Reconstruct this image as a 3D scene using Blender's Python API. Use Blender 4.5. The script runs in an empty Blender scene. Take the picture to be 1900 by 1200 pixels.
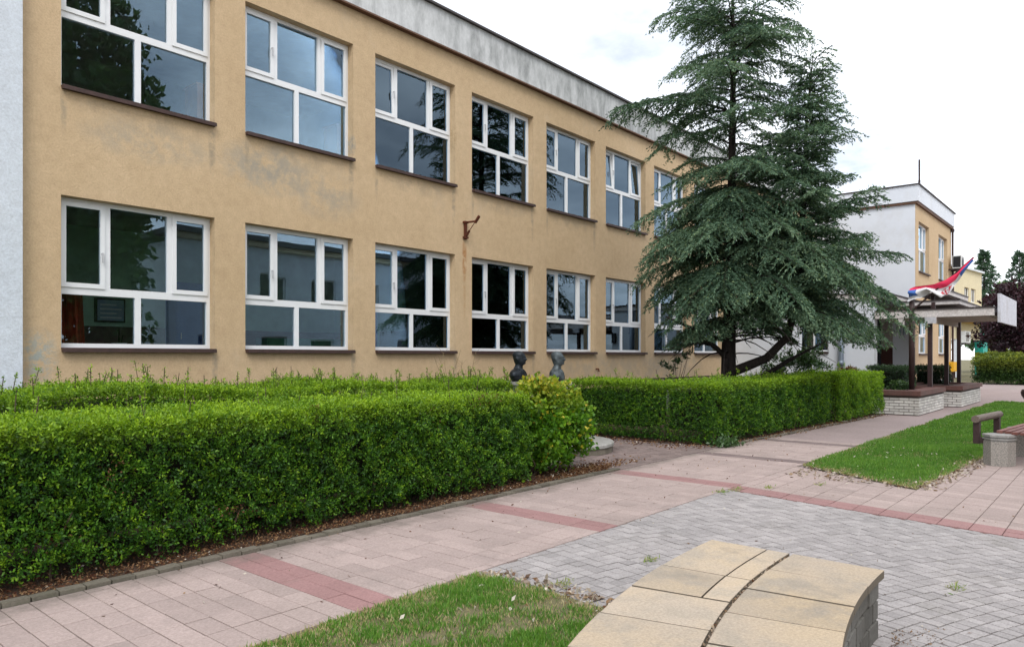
import bpy, math, random
import numpy as np
from mathutils import Vector
random.seed(7)
rng = np.random.default_rng(11)
R = math.radians
S = bpy.context.scene
C = S.collection

# ------------------------------------------------------------------ camera, sky, sun, exposure
EYE = 1.6
YAW = 49.56                                   # degrees from +Y (into the facade) towards +X (along it)
cam_d = bpy.data.cameras.new('camera')
cam = bpy.data.objects.new('camera', cam_d); C.objects.link(cam)
cam.location = (0, 0, EYE); cam.rotation_euler = (R(90), 0, R(-YAW))
cam_d.sensor_width = 36; cam_d.lens = 36 * 1340 / 1900
cam_d.shift_y = 60.8 / 1900
cam_d.clip_start = .05; cam_d.clip_end = 2000
S.camera = cam

SUN = Vector((-.62, -.55, .95)).normalized()   # towards the sun behind thin cloud
w = bpy.data.worlds.new('World'); S.world = w; w.use_nodes = True
nt = w.node_tree; nt.nodes.clear()
N = nt.nodes.new; L = nt.links.new
sky = N('ShaderNodeTexSky'); sky.sky_type = 'NISHITA'; sky.sun_disc = False
sky.sun_elevation = math.asin(SUN.z); sky.sun_rotation = math.atan2(SUN.x, SUN.y)
sky.air_density = 1.0; sky.dust_density = 1.5
tc = N('ShaderNodeTexCoord'); sep = N('ShaderNodeSeparateXYZ'); L(tc.outputs['Generated'], sep.inputs[0])
zz = N('ShaderNodeMath'); zz.operation = 'MAXIMUM'; L(sep.outputs['Z'], zz.inputs[0]); zz.inputs[1].default_value = 0
za = N('ShaderNodeMath'); za.operation = 'ADD'; L(zz.outputs[0], za.inputs[0]); za.inputs[1].default_value = .22
dx = N('ShaderNodeMath'); dx.operation = 'DIVIDE'; L(sep.outputs['X'], dx.inputs[0]); L(za.outputs[0], dx.inputs[1])
dy = N('ShaderNodeMath'); dy.operation = 'DIVIDE'; L(sep.outputs['Y'], dy.inputs[0]); L(za.outputs[0], dy.inputs[1])
cmb = N('ShaderNodeCombineXYZ'); L(dx.outputs[0], cmb.inputs[0]); L(dy.outputs[0], cmb.inputs[1])
nz = N('ShaderNodeTexNoise'); nz.inputs['Scale'].default_value = 1.15; nz.inputs['Detail'].default_value = 7
nz.inputs['Roughness'].default_value = .58; L(cmb.outputs[0], nz.inputs['Vector'])
cover = N('ShaderNodeMapRange'); L(nz.outputs['Fac'], cover.inputs['Value'])
cover.inputs['From Min'].default_value = .30; cover.inputs['From Max'].default_value = .58
cover.inputs['To Min'].default_value = .15; cover.inputs['To Max'].default_value = 1
nz2 = N('ShaderNodeTexNoise'); nz2.inputs['Scale'].default_value = 2.1; nz2.inputs['Detail'].default_value = 8
L(cmb.outputs[0], nz2.inputs['Vector'])
cr = N('ShaderNodeValToRGB'); L(nz2.outputs['Fac'], cr.inputs[0])
cr.color_ramp.elements[0].position = .33; cr.color_ramp.elements[0].color = (12.6, 13.2, 14.4, 1)
cr.color_ramp.elements[1].position = .62; cr.color_ramp.elements[1].color = (19.0, 19.3, 20.0, 1)
mx = N('ShaderNodeMix'); mx.data_type = 'RGBA'; L(cover.outputs[0], mx.inputs[0]); L(sky.outputs[0], mx.inputs[6]); L(cr.outputs[0], mx.inputs[7])
bg = N('ShaderNodeBackground'); bg.inputs['Strength'].default_value = .1; L(mx.outputs[2], bg.inputs[0])
wo = N('ShaderNodeOutputWorld'); L(bg.outputs[0], wo.inputs[0])

sun_d = bpy.data.lights.new('sun', 'SUN'); sun_d.energy = 1.5; sun_d.angle = R(22); sun_d.color = (1, .96, .9)
sun = bpy.data.objects.new('sun', sun_d); C.objects.link(sun); sun.location = (0, 0, 40)
sun.rotation_euler = SUN.to_track_quat('Z', 'Y').to_euler()

S.view_settings.view_transform = 'Standard'; S.view_settings.look = 'None'
S.view_settings.exposure = .24; S.view_settings.gamma = 1; S.view_settings.use_curve_mapping = False
S.render.engine = 'CYCLES'; S.cycles.max_bounces = 8; S.cycles.transparent_max_bounces = 12
S.cycles.use_denoising = True

# ------------------------------------------------------------------ materials
def newmat(name):
    m = bpy.data.materials.new(name); m.use_nodes = True
    return m, m.node_tree, m.node_tree.nodes['Principled BSDF']
def noise(nt, scale, detail=5, rough=.6, vec=None, coord='Object', stretch=None):
    t = nt.nodes.new('ShaderNodeTexCoord'); n = nt.nodes.new('ShaderNodeTexNoise')
    n.inputs['Scale'].default_value = scale; n.inputs['Detail'].default_value = detail; n.inputs['Roughness'].default_value = rough
    src = t.outputs[coord]
    if stretch:
        mp = nt.nodes.new('ShaderNodeMapping'); mp.inputs['Scale'].default_value = stretch
        nt.links.new(src, mp.inputs[0]); src = mp.outputs[0]
    nt.links.new(src, n.inputs['Vector']); return n.outputs['Fac']
def ramp(nt, fac, stops):
    r = nt.nodes.new('ShaderNodeValToRGB'); nt.links.new(fac, r.inputs[0])
    e = r.color_ramp.elements
    e[0].position, e[0].color = stops[0][0], (*stops[0][1], 1)
    e[1].position, e[1].color = stops[-1][0], (*stops[-1][1], 1)
    for p, c in stops[1:-1]:
        k = e.new(p); k.color = (*c, 1)
    return r.outputs[0]
def maprange(nt, v, a, b, c=0., d=1.):
    m = nt.nodes.new('ShaderNodeMapRange'); nt.links.new(v, m.inputs['Value'])
    for k, x in zip(('From Min', 'From Max', 'To Min', 'To Max'), (a, b, c, d)): m.inputs[k].default_value = x
    return m.outputs[0]
def math_(nt, op, a, b=None):
    m = nt.nodes.new('ShaderNodeMath'); m.operation = op
    for i, x in enumerate((a, b)):
        if x is None: continue
        if isinstance(x, (int, float)): m.inputs[i].default_value = x
        else: nt.links.new(x, m.inputs[i])
    return m.outputs[0]
def mix(nt, fac, a, b, blend='MIX'):
    m = nt.nodes.new('ShaderNodeMix'); m.data_type = 'RGBA'; m.blend_type = blend
    for i, x in ((0, fac), (6, a), (7, b)):
        if isinstance(x, (int, float)): m.inputs[i].default_value = x
        elif isinstance(x, tuple): m.inputs[i].default_value = (*x, 1)
        else: nt.links.new(x, m.inputs[i])
    return m.outputs[2]
def bump(nt, p, h, strength=.4, dist=.01):
    b = nt.nodes.new('ShaderNodeBump'); b.inputs['Strength'].default_value = strength; b.inputs['Distance'].default_value = dist
    nt.links.new(h, b.inputs['Height']); nt.links.new(b.outputs[0], p.inputs['Normal'])
def worldpos(nt):
    g = nt.nodes.new('ShaderNodeNewGeometry'); s = nt.nodes.new('ShaderNodeSeparateXYZ'); nt.links.new(g.outputs['Position'], s.inputs[0])
    return g.outputs['Position'], s.outputs
def attr(nt, name):
    a = nt.nodes.new('ShaderNodeAttribute'); a.attribute_name = name; return a.outputs['Fac']
def mat(name, c1, c2=None, scale=3, rough=.8, fine=None, bstr=.25, bdist=.004, spec=.3, metal=0, perobj=0, stretch=None, dirt=None, dscale=1.3):
    m, nt, p = newmat(name)
    c2 = c2 or tuple(x * .75 for x in c1)
    n = noise(nt, scale, stretch=stretch)
    col = ramp(nt, n, [(.3, c2), (.7, c1)])
    if fine:
        f = noise(nt, fine, 3, .7)
        col = mix(nt, 1.0, col, ramp(nt, f, [(.3, (.72, .72, .72)), (.7, (1.15, 1.15, 1.15))]), 'MULTIPLY')
        bump(nt, p, f, bstr, bdist)
    if dirt:
        d = maprange(nt, noise(nt, dscale, 8, .7), .5, .72)
        col = mix(nt, d, col, dirt)
    if perobj:
        oi = nt.nodes.new('ShaderNodeObjectInfo')
        v = maprange(nt, oi.outputs['Random'], 0, 1, 1 - perobj, 1 + perobj)
        cc = nt.nodes.new('ShaderNodeCombineXYZ')
        for i in range(3): nt.links.new(v, cc.inputs[i])
        col = mix(nt, 1.0, col, cc.outputs[0], 'MULTIPLY')
    nt.links.new(col, p.inputs['Base Color'])
    p.inputs['Roughness'].default_value = rough; p.inputs['Specular IOR Level'].default_value = spec; p.inputs['Metallic'].default_value = metal
    return m
M = {}
def stucco(name, c, dark, stain, marks=()):
    m, nt, p = newmat(name)
    pos, xyz = worldpos(nt)
    big = noise(nt, .55, 6, .65); fine = noise(nt, 38, 4, .75); mid = noise(nt, 7, 5, .7)
    col = ramp(nt, big, [(.32, dark), (.66, c)])
    col = mix(nt, 1., col, ramp(nt, mid, [(.3, (.90, .89, .88)), (.7, (1.06, 1.06, 1.06))]), 'MULTIPLY')
    col = mix(nt, 1., col, ramp(nt, fine, [(.32, (.87, .865, .855)), (.62, (1.05, 1.05, 1.05))]), 'MULTIPLY')
    st = maprange(nt, noise(nt, 1.1, 9, .72), .57, .72, 0, .55)
    col = mix(nt, st, col, stain)
    for (x, z, rx, rz, amt, mc, lo) in marks:      # stains and bare patches with an edge of their own
        ax = math_(nt, 'DIVIDE', math_(nt, 'SUBTRACT', xyz['X'], x), rx)
        az = math_(nt, 'DIVIDE', math_(nt, 'SUBTRACT', xyz['Z'], z), rz)
        d2 = math_(nt, 'ADD', math_(nt, 'MULTIPLY', ax, ax), math_(nt, 'MULTIPLY', az, az))
        fall = maprange(nt, d2, 0, 1, 1, 0)
        k = math_(nt, 'MULTIPLY', fall, maprange(nt, noise(nt, lo, 8, .75), .42, .56))
        col = mix(nt, math_(nt, 'MULTIPLY', k, amt), col, mc)
    nt.links.new(col, p.inputs['Base Color']); p.inputs['Roughness'].default_value = .92; p.inputs['Specular IOR Level'].default_value = .15
    bump(nt, p, math_(nt, 'ADD', fine, math_(nt, 'MULTIPLY', mid, .8)), .55, .012)
    return m
grey = (.27, .27, .24)
M['ochre'] = stucco('ochre_stucco', (.585, .438, .278), (.515, .378, .23), (.455, .36, .25), [
    (3.22, 1.6, .26, .42, .95, (.33, .36, .33), 9), (8.30, 5.55, .12, .22, .9, (.30, .29, .25), 12), (6.6, 4.75, 1.0, .5, .75, grey, 2.2),
    (7.7, 4.5, .9, .5, .5, grey, 2.4), (4.7, 4.75, 1.1, .35, .5, grey, 2.4), (11.31, 3.75, .085, .62, .9, (.36, .16, .05), 5), (11.31, 2.95, .05, .7, .6, (.42, .25, .11), 7),
    (11.0, 6.3, .1, .35, .7, (.38, .27, .15), 16), (16.6, 1.3, 2.6, .5, .4, grey, 1.8), (20.5, 1.3, 2.6, .6, .5, grey, 1.8)]
    + [(3.485 + 2.686 * i + dx_, z_, rx_, rz_, a_, (.30, .25, .18), f_) for i in range(5) for dx_, z_, rx_, rz_, a_, f_ in ((2.12, 4.95, .07, .6, .8, 6), (.03, 5.0, .05, .45, .7, 7), (2.17, 1.45, .06, .4, .8, 7), (1.1, 5.05, 1.05, .2, .42, 3))])
M['white_stucco'] = stucco('white_roughcast', (.66, .71, .77), (.58, .63, .69), (.52, .54, .55))
M['cream'] = stucco('cream_render', (.72, .64, .44), (.66, .58, .40), (.5, .45, .33))
def parapet_mat():
    m, nt, p = newmat('weathered_parapet')
    pos, xyz = worldpos(nt)
    st = noise(nt, 2.2, 9, .72, stretch=(1.6, 1.6, .55)); big = noise(nt, .22, 4, .6); f = noise(nt, 24, 5, .75, stretch=(1, 1, .45))
    soot = maprange(nt, math_(nt, 'ADD', math_(nt, 'MULTIPLY', st, .6), math_(nt, 'ADD', math_(nt, 'MULTIPLY', big, .5), math_(nt, 'MULTIPLY', f, .25))), .62, .78)
    col = mix(nt, math_(nt, 'MULTIPLY', soot, .68), (.60, .61, .61), (.15, .16, .155))
    col = mix(nt, 1., col, ramp(nt, f, [(.3, (.78, .78, .78)), (.66, (1.08, 1.08, 1.08))]), 'MULTIPLY')
    nt.links.new(col, p.inputs['Base Color']); p.inputs['Roughness'].default_value = .95
    bump(nt, p, f, .4, .008); return m
M['parapet'] = parapet_mat()
M['coping'] = mat('dark_sheet_metal', (.055, .045, .045), rough=.55)
M['trim'] = mat('brown_trim', (.16, .085, .055), rough=.7, fine=30)
M['sill'] = mat('brown_sill', (.075, .042, .038), (.05, .032, .028), 8, .6, fine=40)
M['pvc'] = mat('white_window_plastic', (.78, .79, .80), (.72, .73, .74), 2, .35, spec=.5)
M['pvc_old'] = mat('metal_handle', (.6, .6, .62), rough=.4)
def glass(name, tint, mult, seed):
    m, nt, p = newmat(name); nt.nodes.remove(p)
    out = nt.nodes['Material Output']
    fr = nt.nodes.new('ShaderNodeFresnel'); fr.inputs['IOR'].default_value = 1.5
    g = nt.nodes.new('ShaderNodeBsdfGlossy'); g.inputs['Roughness'].default_value = 0.0; g.inputs['Color'].default_value = (.60, .81, 1, 1)
    t = nt.nodes.new('ShaderNodeBsdfTransparent'); t.inputs['Color'].default_value = (*tint, 1)
    b = nt.nodes.new('ShaderNodeBump'); b.inputs['Strength'].default_value = .012; b.inputs['Distance'].default_value = .02
    nt.links.new(noise(nt, 2.3, 2, .4), b.inputs['Height']); nt.links.new(b.outputs[0], g.inputs['Normal'])
    ms = nt.nodes.new('ShaderNodeMixShader')
    k = math_(nt, 'MINIMUM', math_(nt, 'MULTIPLY', fr.outputs[0], mult), 1.)
    nt.links.new(k, ms.inputs[0]); nt.links.new(t.outputs[0], ms.inputs[1]); nt.links.new(g.outputs[0], ms.inputs[2])
    nt.links.new(ms.outputs[0], out.inputs[0]); return m
M['glass'] = glass('window_glass', (.95, .98, .965), 2.1, 1)
M['room'] = mat('classroom_paint', (.50, .76, .62), rough=.8); M['dado'] = mat('brown_dado', (.15, .105, .09), rough=.6)
M['room_up'] = mat('upper_room_paint', (.45, .5, .48), rough=.8)
M['roomfloor'] = mat('parquet', (.36, .27, .19), rough=.5); M['roomceil'] = mat('ceiling_paint', (.75, .76, .74))
M['board_blue'] = mat('blue_poster_paper', (.22, .33, .48), (.34, .42, .5), 9); M['black'] = mat('black_frame', (.02, .02, .022), rough=.5)
M['redcloth'] = mat('red_curtain_cloth', (.38, .05, .025), (.2, .03, .02), 6, stretch=(6, 6, .6)); M['orange'] = mat('orange_wood', (.50, .20, .035), (.38, .14, .03), 6, .5)
M['bluecab'] = mat('blue_cabinet_paint', (.07, .15, .42), (.05, .1, .3), 3, .5); M['greencab'] = mat('green_cabinet_paint', (.04, .2, .1), rough=.5)
M['white'] = mat('white_paint', (.68, .71, .75), (.62, .65, .70), .6, .8, dirt=(.56, .57, .58), dscale=.5)
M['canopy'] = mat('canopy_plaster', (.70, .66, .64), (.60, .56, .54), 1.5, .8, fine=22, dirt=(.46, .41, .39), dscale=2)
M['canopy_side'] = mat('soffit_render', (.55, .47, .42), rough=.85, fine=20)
M['steel'] = mat('brown_painted_steel', (.055, .030, .028), (.035, .02, .02), 6, .55, fine=40)
M['pipe'] = mat('zinc_pipe', (.20, .24, .29), (.15, .18, .22), 4, .45, metal=.3)
M['door_dark'] = mat('dark_door_glass', (.02, .02, .022), rough=.15, spec=.6); M['door_brown'] = mat('brown_door_panel', (.11, .045, .035), rough=.6)
M['panelgrey'] = mat('blank_sign_board', (.62, .63, .68), (.56, .57, .62), 1, .6, fine=18, dirt=(.45, .44, .45)); M['paneltan'] = mat('tan_board', (.36, .30, .25), (.30, .25, .21), 2, .7, fine=25)
M['rust'] = mat('rusted_iron', (.16, .045, .02), (.06, .02, .012), 30, .85, fine=80)
M['bronze'] = mat('dark_bronze', (.035, .043, .052), (.014, .017, .02), 9, .42, metal=.55, fine=30, bstr=.2)
M['bronze2'] = mat('weathered_bronze', (.12, .145, .155), (.025, .032, .034), 12, .5, metal=.4, fine=30, bstr=.2)
M['concrete'] = mat('grey_concrete', (.36, .35, .33), (.26, .25, .235), 3, .9, fine=50, dirt=(.16, .16, .13))
M['aggregate'] = mat('exposed_aggregate', (.46, .42, .37), (.16, .15, .14), 75, .9, fine=110, bstr=.6)
def paver(name, c, c2, var, fine=60, moss=.35, mosscol=(.16, .15, .12), side_dark=0, kerb=0, third=None):
    m, nt, p = newmat(name)
    pos, xyz = worldpos(nt)
    def wn(scale, d=6, r=.65):
        n = nt.nodes.new('ShaderNodeTexNoise'); n.inputs['Scale'].default_value = scale; n.inputs['Detail'].default_value = d; n.inputs['Roughness'].default_value = r
        nt.links.new(pos, n.inputs['Vector']); return n.outputs['Fac']
    col = ramp(nt, wn(.9), [(.3, c2), (.68, c)])
    if third: col = mix(nt, maprange(nt, wn(2.6, 7, .7), .47, .60), col, third)
    oi = nt.nodes.new('ShaderNodeObjectInfo')
    tint = attr(nt, 'tint')
    v = maprange(nt, math_(nt, 'FRACT', math_(nt, 'ADD', oi.outputs['Random'], tint)), 0, 1, 1 - var, 1 + var)
    cc = nt.nodes.new('ShaderNodeCombineXYZ')
    for i in range(3): nt.links.new(v, cc.inputs[i])
    col = mix(nt, 1., col, cc.outputs[0], 'MULTIPLY')
    f = wn(fine, 4, .8)
    col = mix(nt, 1., col, ramp(nt, f, [(.3, (.74, .74, .74)), (.68, (1.13, 1.13, 1.13))]), 'MULTIPLY')
    d = maprange(nt, wn(1.7, 9, .75), .54, .74, 0, moss)
    col = mix(nt, d, col, mosscol)
    if side_dark:      # darker colour on the sides of the slab, none on its top
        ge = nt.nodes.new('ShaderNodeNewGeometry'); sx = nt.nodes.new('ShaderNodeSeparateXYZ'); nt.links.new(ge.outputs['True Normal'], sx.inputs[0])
        col = mix(nt, maprange(nt, sx.outputs['Z'], .35, .8, side_dark, 0), col, (.10, .085, .065))
    if kerb:       # bed silt along the edging, with the hedge's shade painted into its colour
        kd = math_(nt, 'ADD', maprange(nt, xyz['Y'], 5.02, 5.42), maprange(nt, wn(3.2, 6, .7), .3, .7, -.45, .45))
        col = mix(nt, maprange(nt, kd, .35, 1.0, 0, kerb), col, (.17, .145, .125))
    nt.links.new(col, p.inputs['Base Color']); p.inputs['Roughness'].default_value = .9; p.inputs['Specular IOR Level'].default_value = .2
    bump(nt, p, f, .35, .004); return m
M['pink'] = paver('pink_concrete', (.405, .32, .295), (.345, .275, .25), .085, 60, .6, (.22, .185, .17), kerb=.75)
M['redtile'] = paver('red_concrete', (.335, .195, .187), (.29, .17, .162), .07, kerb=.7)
M['greypav'] = paver('grey_concrete_block', (.375, .346, .338), (.30, .28, .275), .13, 60, .45)
M['slab'] = paver('sand_concrete_slab', (.485, .378, .25), (.41, .345, .28), .12, 70, .9, (.235, .205, .165), side_dark=.85, third=(.37, .315, .25))
M['sidestone'] = paver('split_face_block', (.165, .16, .148), (.09, .083, .07), .3, 38, .4, (.10, .085, .06))
M['sandjoint'] = mat('sandy_joint', (.12, .095, .07), (.07, .055, .04), 8, .95, fine=60)
M['mortar'] = mat('dark_joint', (.20, .165, .145), (.13, .11, .095), 5, .95, fine=60)
M['edging'] = paver('mossy_edging', (.20, .175, .14), (.11, .10, .078), .2, 50, .6, (.09, .095, .05))
M['pave_far'] = paver('pink_paving', (.345, .275, .262), (.29, .23, .22), .0, 30, .5, (.19, .155, .15))
M['nookbrick'] = paver('grimed_brick', (.235, .18, .165), (.17, .135, .125), .14, 50, .6, (.10, .085, .07))
M['weathered'] = paver('grimed_red_band', (.22, .17, .16), (.17, .13, .125), .10)
M['soil'] = mat('garden_soil', (.10, .062, .042), (.055, .034, .024), 5, .98, fine=45, bstr=.8, bdist=.02)
M['earth'] = mat('dry_earth', (.26, .21, .15), (.15, .12, .08), 3, .98, fine=50, bstr=.7, bdist=.02)
M['lawnbase'] = mat('thatch', (.12, .115, .05), (.20, .17, .10), 4, .98, fine=60, bstr=.6, bdist=.02)
M['brick_white'] = paver('white_glazed_brick', (.66, .64, .61), (.55, .53, .49), .18, 40, .55, (.22, .20, .17))
M['brick_joint'] = mat('brick_mortar', (.11, .085, .075), rough=.95)
M['cap_red'] = mat('red_brown_coping', (.165, .08, .068), (.11, .055, .048), 4, .75, fine=40, dirt=(.12, .08, .07))
M['bark'] = mat('cedar_bark', (.040, .031, .028), (.016, .013, .012), 14, .95, fine=40, bstr=.8, bdist=.03, stretch=(2, 2, .5))
M['twig'] = mat('brown_twig', (.09, .065, .045), rough=.9); M['drystem'] = mat('dry_stem', (.32, .24, .13), rough=.9)
M['slat'] = mat('red_brown_slat', (.21, .08, .062), (.13, .052, .042), 7, .6, fine=60, perobj=.2); M['log'] = mat('weathered_log', (.20, .155, .125), (.11, .085, .07), 9, .7, fine=50, stretch=(.6, 6, 6))
M['ac'] = mat('ac_casing', (.72, .72, .70), rough=.5); M['yellow'] = mat('yellow_paint', (.75, .42, .02), (.62, .34, .02), 3, .5); M['teal'] = mat('teal_sheet', (.02, .42, .33), (.015, .3, .25), 2, .5)
M['redchair'] = mat('red_plastic', (.35, .05, .035), rough=.5)
M['roof'] = mat('roof_felt', (.12, .12, .12), rough=.95)
M['tint_white'] = mat('opposite_wall', (.66, .69, .72), (.56, .59, .62), 1, .9)
def leafmat(name, stops, young, trans=.25, rough=.5, spec=.35):
    m, nt, p = newmat(name)
    col = ramp(nt, attr(nt, 'tint'), stops)
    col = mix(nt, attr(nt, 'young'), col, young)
    nt.links.new(col, p.inputs['Base Color']); p.inputs['Roughness'].default_value = rough; p.inputs['Specular IOR Level'].default_value = spec
    t = nt.nodes.new('ShaderNodeBsdfTranslucent'); nt.links.new(mix(nt, 1., col, (1.25, 1.3, .6), 'MULTIPLY'), t.inputs[0])
    ms = nt.nodes.new('ShaderNodeMixShader'); ms.inputs[0].default_value = trans
    nt.links.new(p.outputs[0], ms.inputs[1]); nt.links.new(t.outputs[0], ms.inputs[2])
    nt.links.new(ms.outputs[0], nt.nodes['Material Output'].inputs[0]); return m
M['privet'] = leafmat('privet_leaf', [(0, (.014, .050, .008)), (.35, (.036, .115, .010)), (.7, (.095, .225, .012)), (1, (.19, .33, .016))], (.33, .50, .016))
M['golden'] = leafmat('golden_leaf', [(0, (.022, .085, .008)), (.5, (.09, .23, .012)), (1, (.22, .38, .02))], (.60, .47, .05), .3)
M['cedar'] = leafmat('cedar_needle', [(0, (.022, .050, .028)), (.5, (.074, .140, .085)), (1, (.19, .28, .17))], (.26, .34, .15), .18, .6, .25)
M['grass'] = leafmat('grass_blade', [(0, (.055, .145, .022)), (.6, (.115, .26, .036)), (1, (.20, .35, .055))], (.50, .41, .24), .3)
M['yew'] = leafmat('yew_leaf', [(0, (.008, .022, .010)), (1, (.028, .062, .024))], (.05, .10, .03), .1)
M['goldtip'] = leafmat('gold_tip_leaf', [(0, (.015, .04, .010)), (1, (.05, .11, .02))], (.30, .33, .03), .2)
M['purple'] = leafmat('purple_leaf', [(0, (.012, .006, .010)), (1, (.055, .022, .032))], (.09, .03, .04), .15)
M['laurel'] = leafmat('laurel_leaf', [(0, (.012, .040, .014)), (1, (.05, .11, .03))], (.12, .2, .04), .15, .35, .5)
M['poplar'] = leafmat('poplar_leaf', [(0, (.03, .075, .022)), (1, (.11, .20, .05))], (.16, .26, .05), .3)
M['litter'] = leafmat('dead_leaf', [(0, (.06, .022, .014)), (.5, (.13, .060, .03)), (1, (.30, .19, .10))], (.60, .55, .47), .1, .8, .1)
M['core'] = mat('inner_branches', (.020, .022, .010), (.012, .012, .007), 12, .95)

# ------------------------------------------------------------------ mesh helpers
def origin(p):
    v = Vector((0, 0, 0))
    while p is not None:
        v += p.location; p = p.parent
    return v
def link(name, me, parent=None, loc=(0, 0, 0)):
    o = bpy.data.objects.new(name, me); C.objects.link(o)
    if parent is not None: o.parent = parent
    o.location = loc; return o
def tag(o, label=None, cat=None, group=None, kind=None):
    for k, v in (('label', label), ('category', cat), ('group', group), ('kind', kind)):
        if v: o[k] = v
    return o
def thing(name, label, cat, loc=(0, 0, 0), group=None):
    return tag(link(name, None, None, loc), label, cat, group)
class MB:
    def __init__(s): s.v = []; s.f = []
    def add(s, vs, fs):
        n = len(s.v); s.v += [tuple(x) for x in vs]; s.f += [tuple(i + n for i in f) for f in fs]; return s
    def box(s, x0, y0, z0, x1, y1, z1):
        x0, x1 = min(x0, x1), max(x0, x1); y0, y1 = min(y0, y1), max(y0, y1); z0, z1 = min(z0, z1), max(z0, z1)
        return s.add([(x0, y0, z0), (x1, y0, z0), (x1, y1, z0), (x0, y1, z0), (x0, y0, z1), (x1, y0, z1), (x1, y1, z1), (x0, y1, z1)],
                     [(3, 2, 1, 0), (4, 5, 6, 7), (0, 1, 5, 4), (1, 2, 6, 5), (2, 3, 7, 6), (3, 0, 4, 7)])
    def prism(s, poly, z0, z1, bev=0):
        """poly counter-clockwise in XY"""
        n = len(poly)
        if not bev:
            vs = [(x, y, z0) for x, y in poly] + [(x, y, z1) for x, y in poly]
            fs = [tuple(range(n - 1, -1, -1)), tuple(range(n, 2 * n))] + [(i, (i + 1) % n, n + (i + 1) % n, n + i) for i in range(n)]
            return s.add(vs, fs)
        cx = sum(p[0] for p in poly) / n; cy = sum(p[1] for p in poly) / n
        ins = []
        for x, y in poly:
            d = math.hypot(x - cx, y - cy) or 1; k = max(0, d - bev * 1.4) / d
            ins.append((cx + (x - cx) * k, cy + (y - cy) * k))
        vs = [(x, y, z0) for x, y in poly] + [(x, y, z1 - bev * .6) for x, y in poly] + [(x, y, z1) for x, y in ins]
        fs = [tuple(range(2 * n, 3 * n))]
        for i in range(n):
            j = (i + 1) % n
            fs += [(i, j, n + j, n + i), (n + i, n + j, 2 * n + j, 2 * n + i)]
        return s.add(vs, fs)
    def tube(s, pts, rad, sides=6, cap=True):
        pts = [Vector(p) for p in pts]; n = len(pts)
        if isinstance(rad, (int, float)): rad = [rad] * n
        rad = [float(r_) for r_ in rad]
        b = len(s.v); up = Vector((.13, .31, 1)).normalized()
        for i, p in enumerate(pts):
            t = (pts[min(i + 1, n - 1)] - pts[max(i - 1, 0)]).normalized()
            a = t.cross(up)
            if a.length < .05: a = t.cross(Vector((1, .2, 0)))
            a.normalize(); c = t.cross(a)
            for k in range(sides):
                q = 2 * math.pi * k / sides
                s.v.append(tuple(p + rad[i] * (math.cos(q) * a + math.sin(q) * c)))
        for i in range(n - 1):
            for k in range(sides):
                k2 = (k + 1) % sides
                s.f.append((b + i * sides + k, b + i * sides + k2, b + (i + 1) * sides + k2, b + (i + 1) * sides + k))
        if cap:
            s.f.append(tuple(b + k for k in range(sides - 1, -1, -1))); s.f.append(tuple(b + (n - 1) * sides + k for k in range(sides)))
        return s
    def lathe(s, prof, cx, cy, n=24, cap=True):
        b = len(s.v)
        for r, z in prof:
            for k in range(n):
                q = 2 * math.pi * k / n; s.v.append((cx + r * math.cos(q), cy + r * math.sin(q), z))
        for i in range(len(prof) - 1):
            for k in range(n):
                k2 = (k + 1) % n; s.f.append((b + i * n + k, b + i * n + k2, b + (i + 1) * n + k2, b + (i + 1) * n + k))
        if cap:
            s.f.append(tuple(b + k for k in range(n - 1, -1, -1))); s.f.append(tuple(b + (len(prof) - 1) * n + k for k in range(n)))
        return s
    def mesh(s, name, m, off=(0, 0, 0), smooth=False):
        me = bpy.data.meshes.new(name)
        me.from_pydata([(x - off[0], y - off[1], z - off[2]) for x, y, z in s.v], [], s.f)
        me.materials.append(M[m] if isinstance(m, str) else m)
        if smooth: me.polygons.foreach_set('use_smooth', [True] * len(me.polygons))
        me.update(); return me
    def build(s, name, m, parent=None, smooth=False, at=None):
        """vertices are in world metres; at = the object's own origin in the world"""
        po = origin(parent) if parent is not None else Vector((0, 0, 0))
        own = Vector(at) if at is not None else po
        return link(name, s.mesh(name, m, own, smooth), parent, own - po)
def fast(name, V, F, m, parent=None, at=(0, 0, 0), **attrs):
    V = np.asarray(V, np.float32).reshape(-1, 3) - np.asarray(at, np.float32); F = np.asarray(F, np.int32)
    k = F.shape[1]; me = bpy.data.meshes.new(name)
    me.vertices.add(len(V)); me.vertices.foreach_set('co', V.ravel())
    me.loops.add(F.size); me.loops.foreach_set('vertex_index', F.ravel())
    me.polygons.add(len(F)); me.polygons.foreach_set('loop_start', np.arange(0, F.size, k, dtype=np.int32))
    try: me.polygons.foreach_set('loop_total', np.full(len(F), k, np.int32))
    except Exception: pass
    for an, av in attrs.items():
        a = me.attributes.new(an, 'FLOAT', 'POINT'); a.data.foreach_set('value', np.asarray(av, np.float32))
    me.materials.append(M[m]); me.update(); me.validate()
    po = origin(parent) if parent is not None else Vector((0, 0, 0))
    return link(name, me, parent, Vector(at) - po)
def unit(a):
    a = np.asarray(a, float); return a / np.maximum(np.linalg.norm(a, axis=1, keepdims=True), 1e-9)
def rnd(n): return unit(rng.normal(size=(n, 3)))
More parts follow.
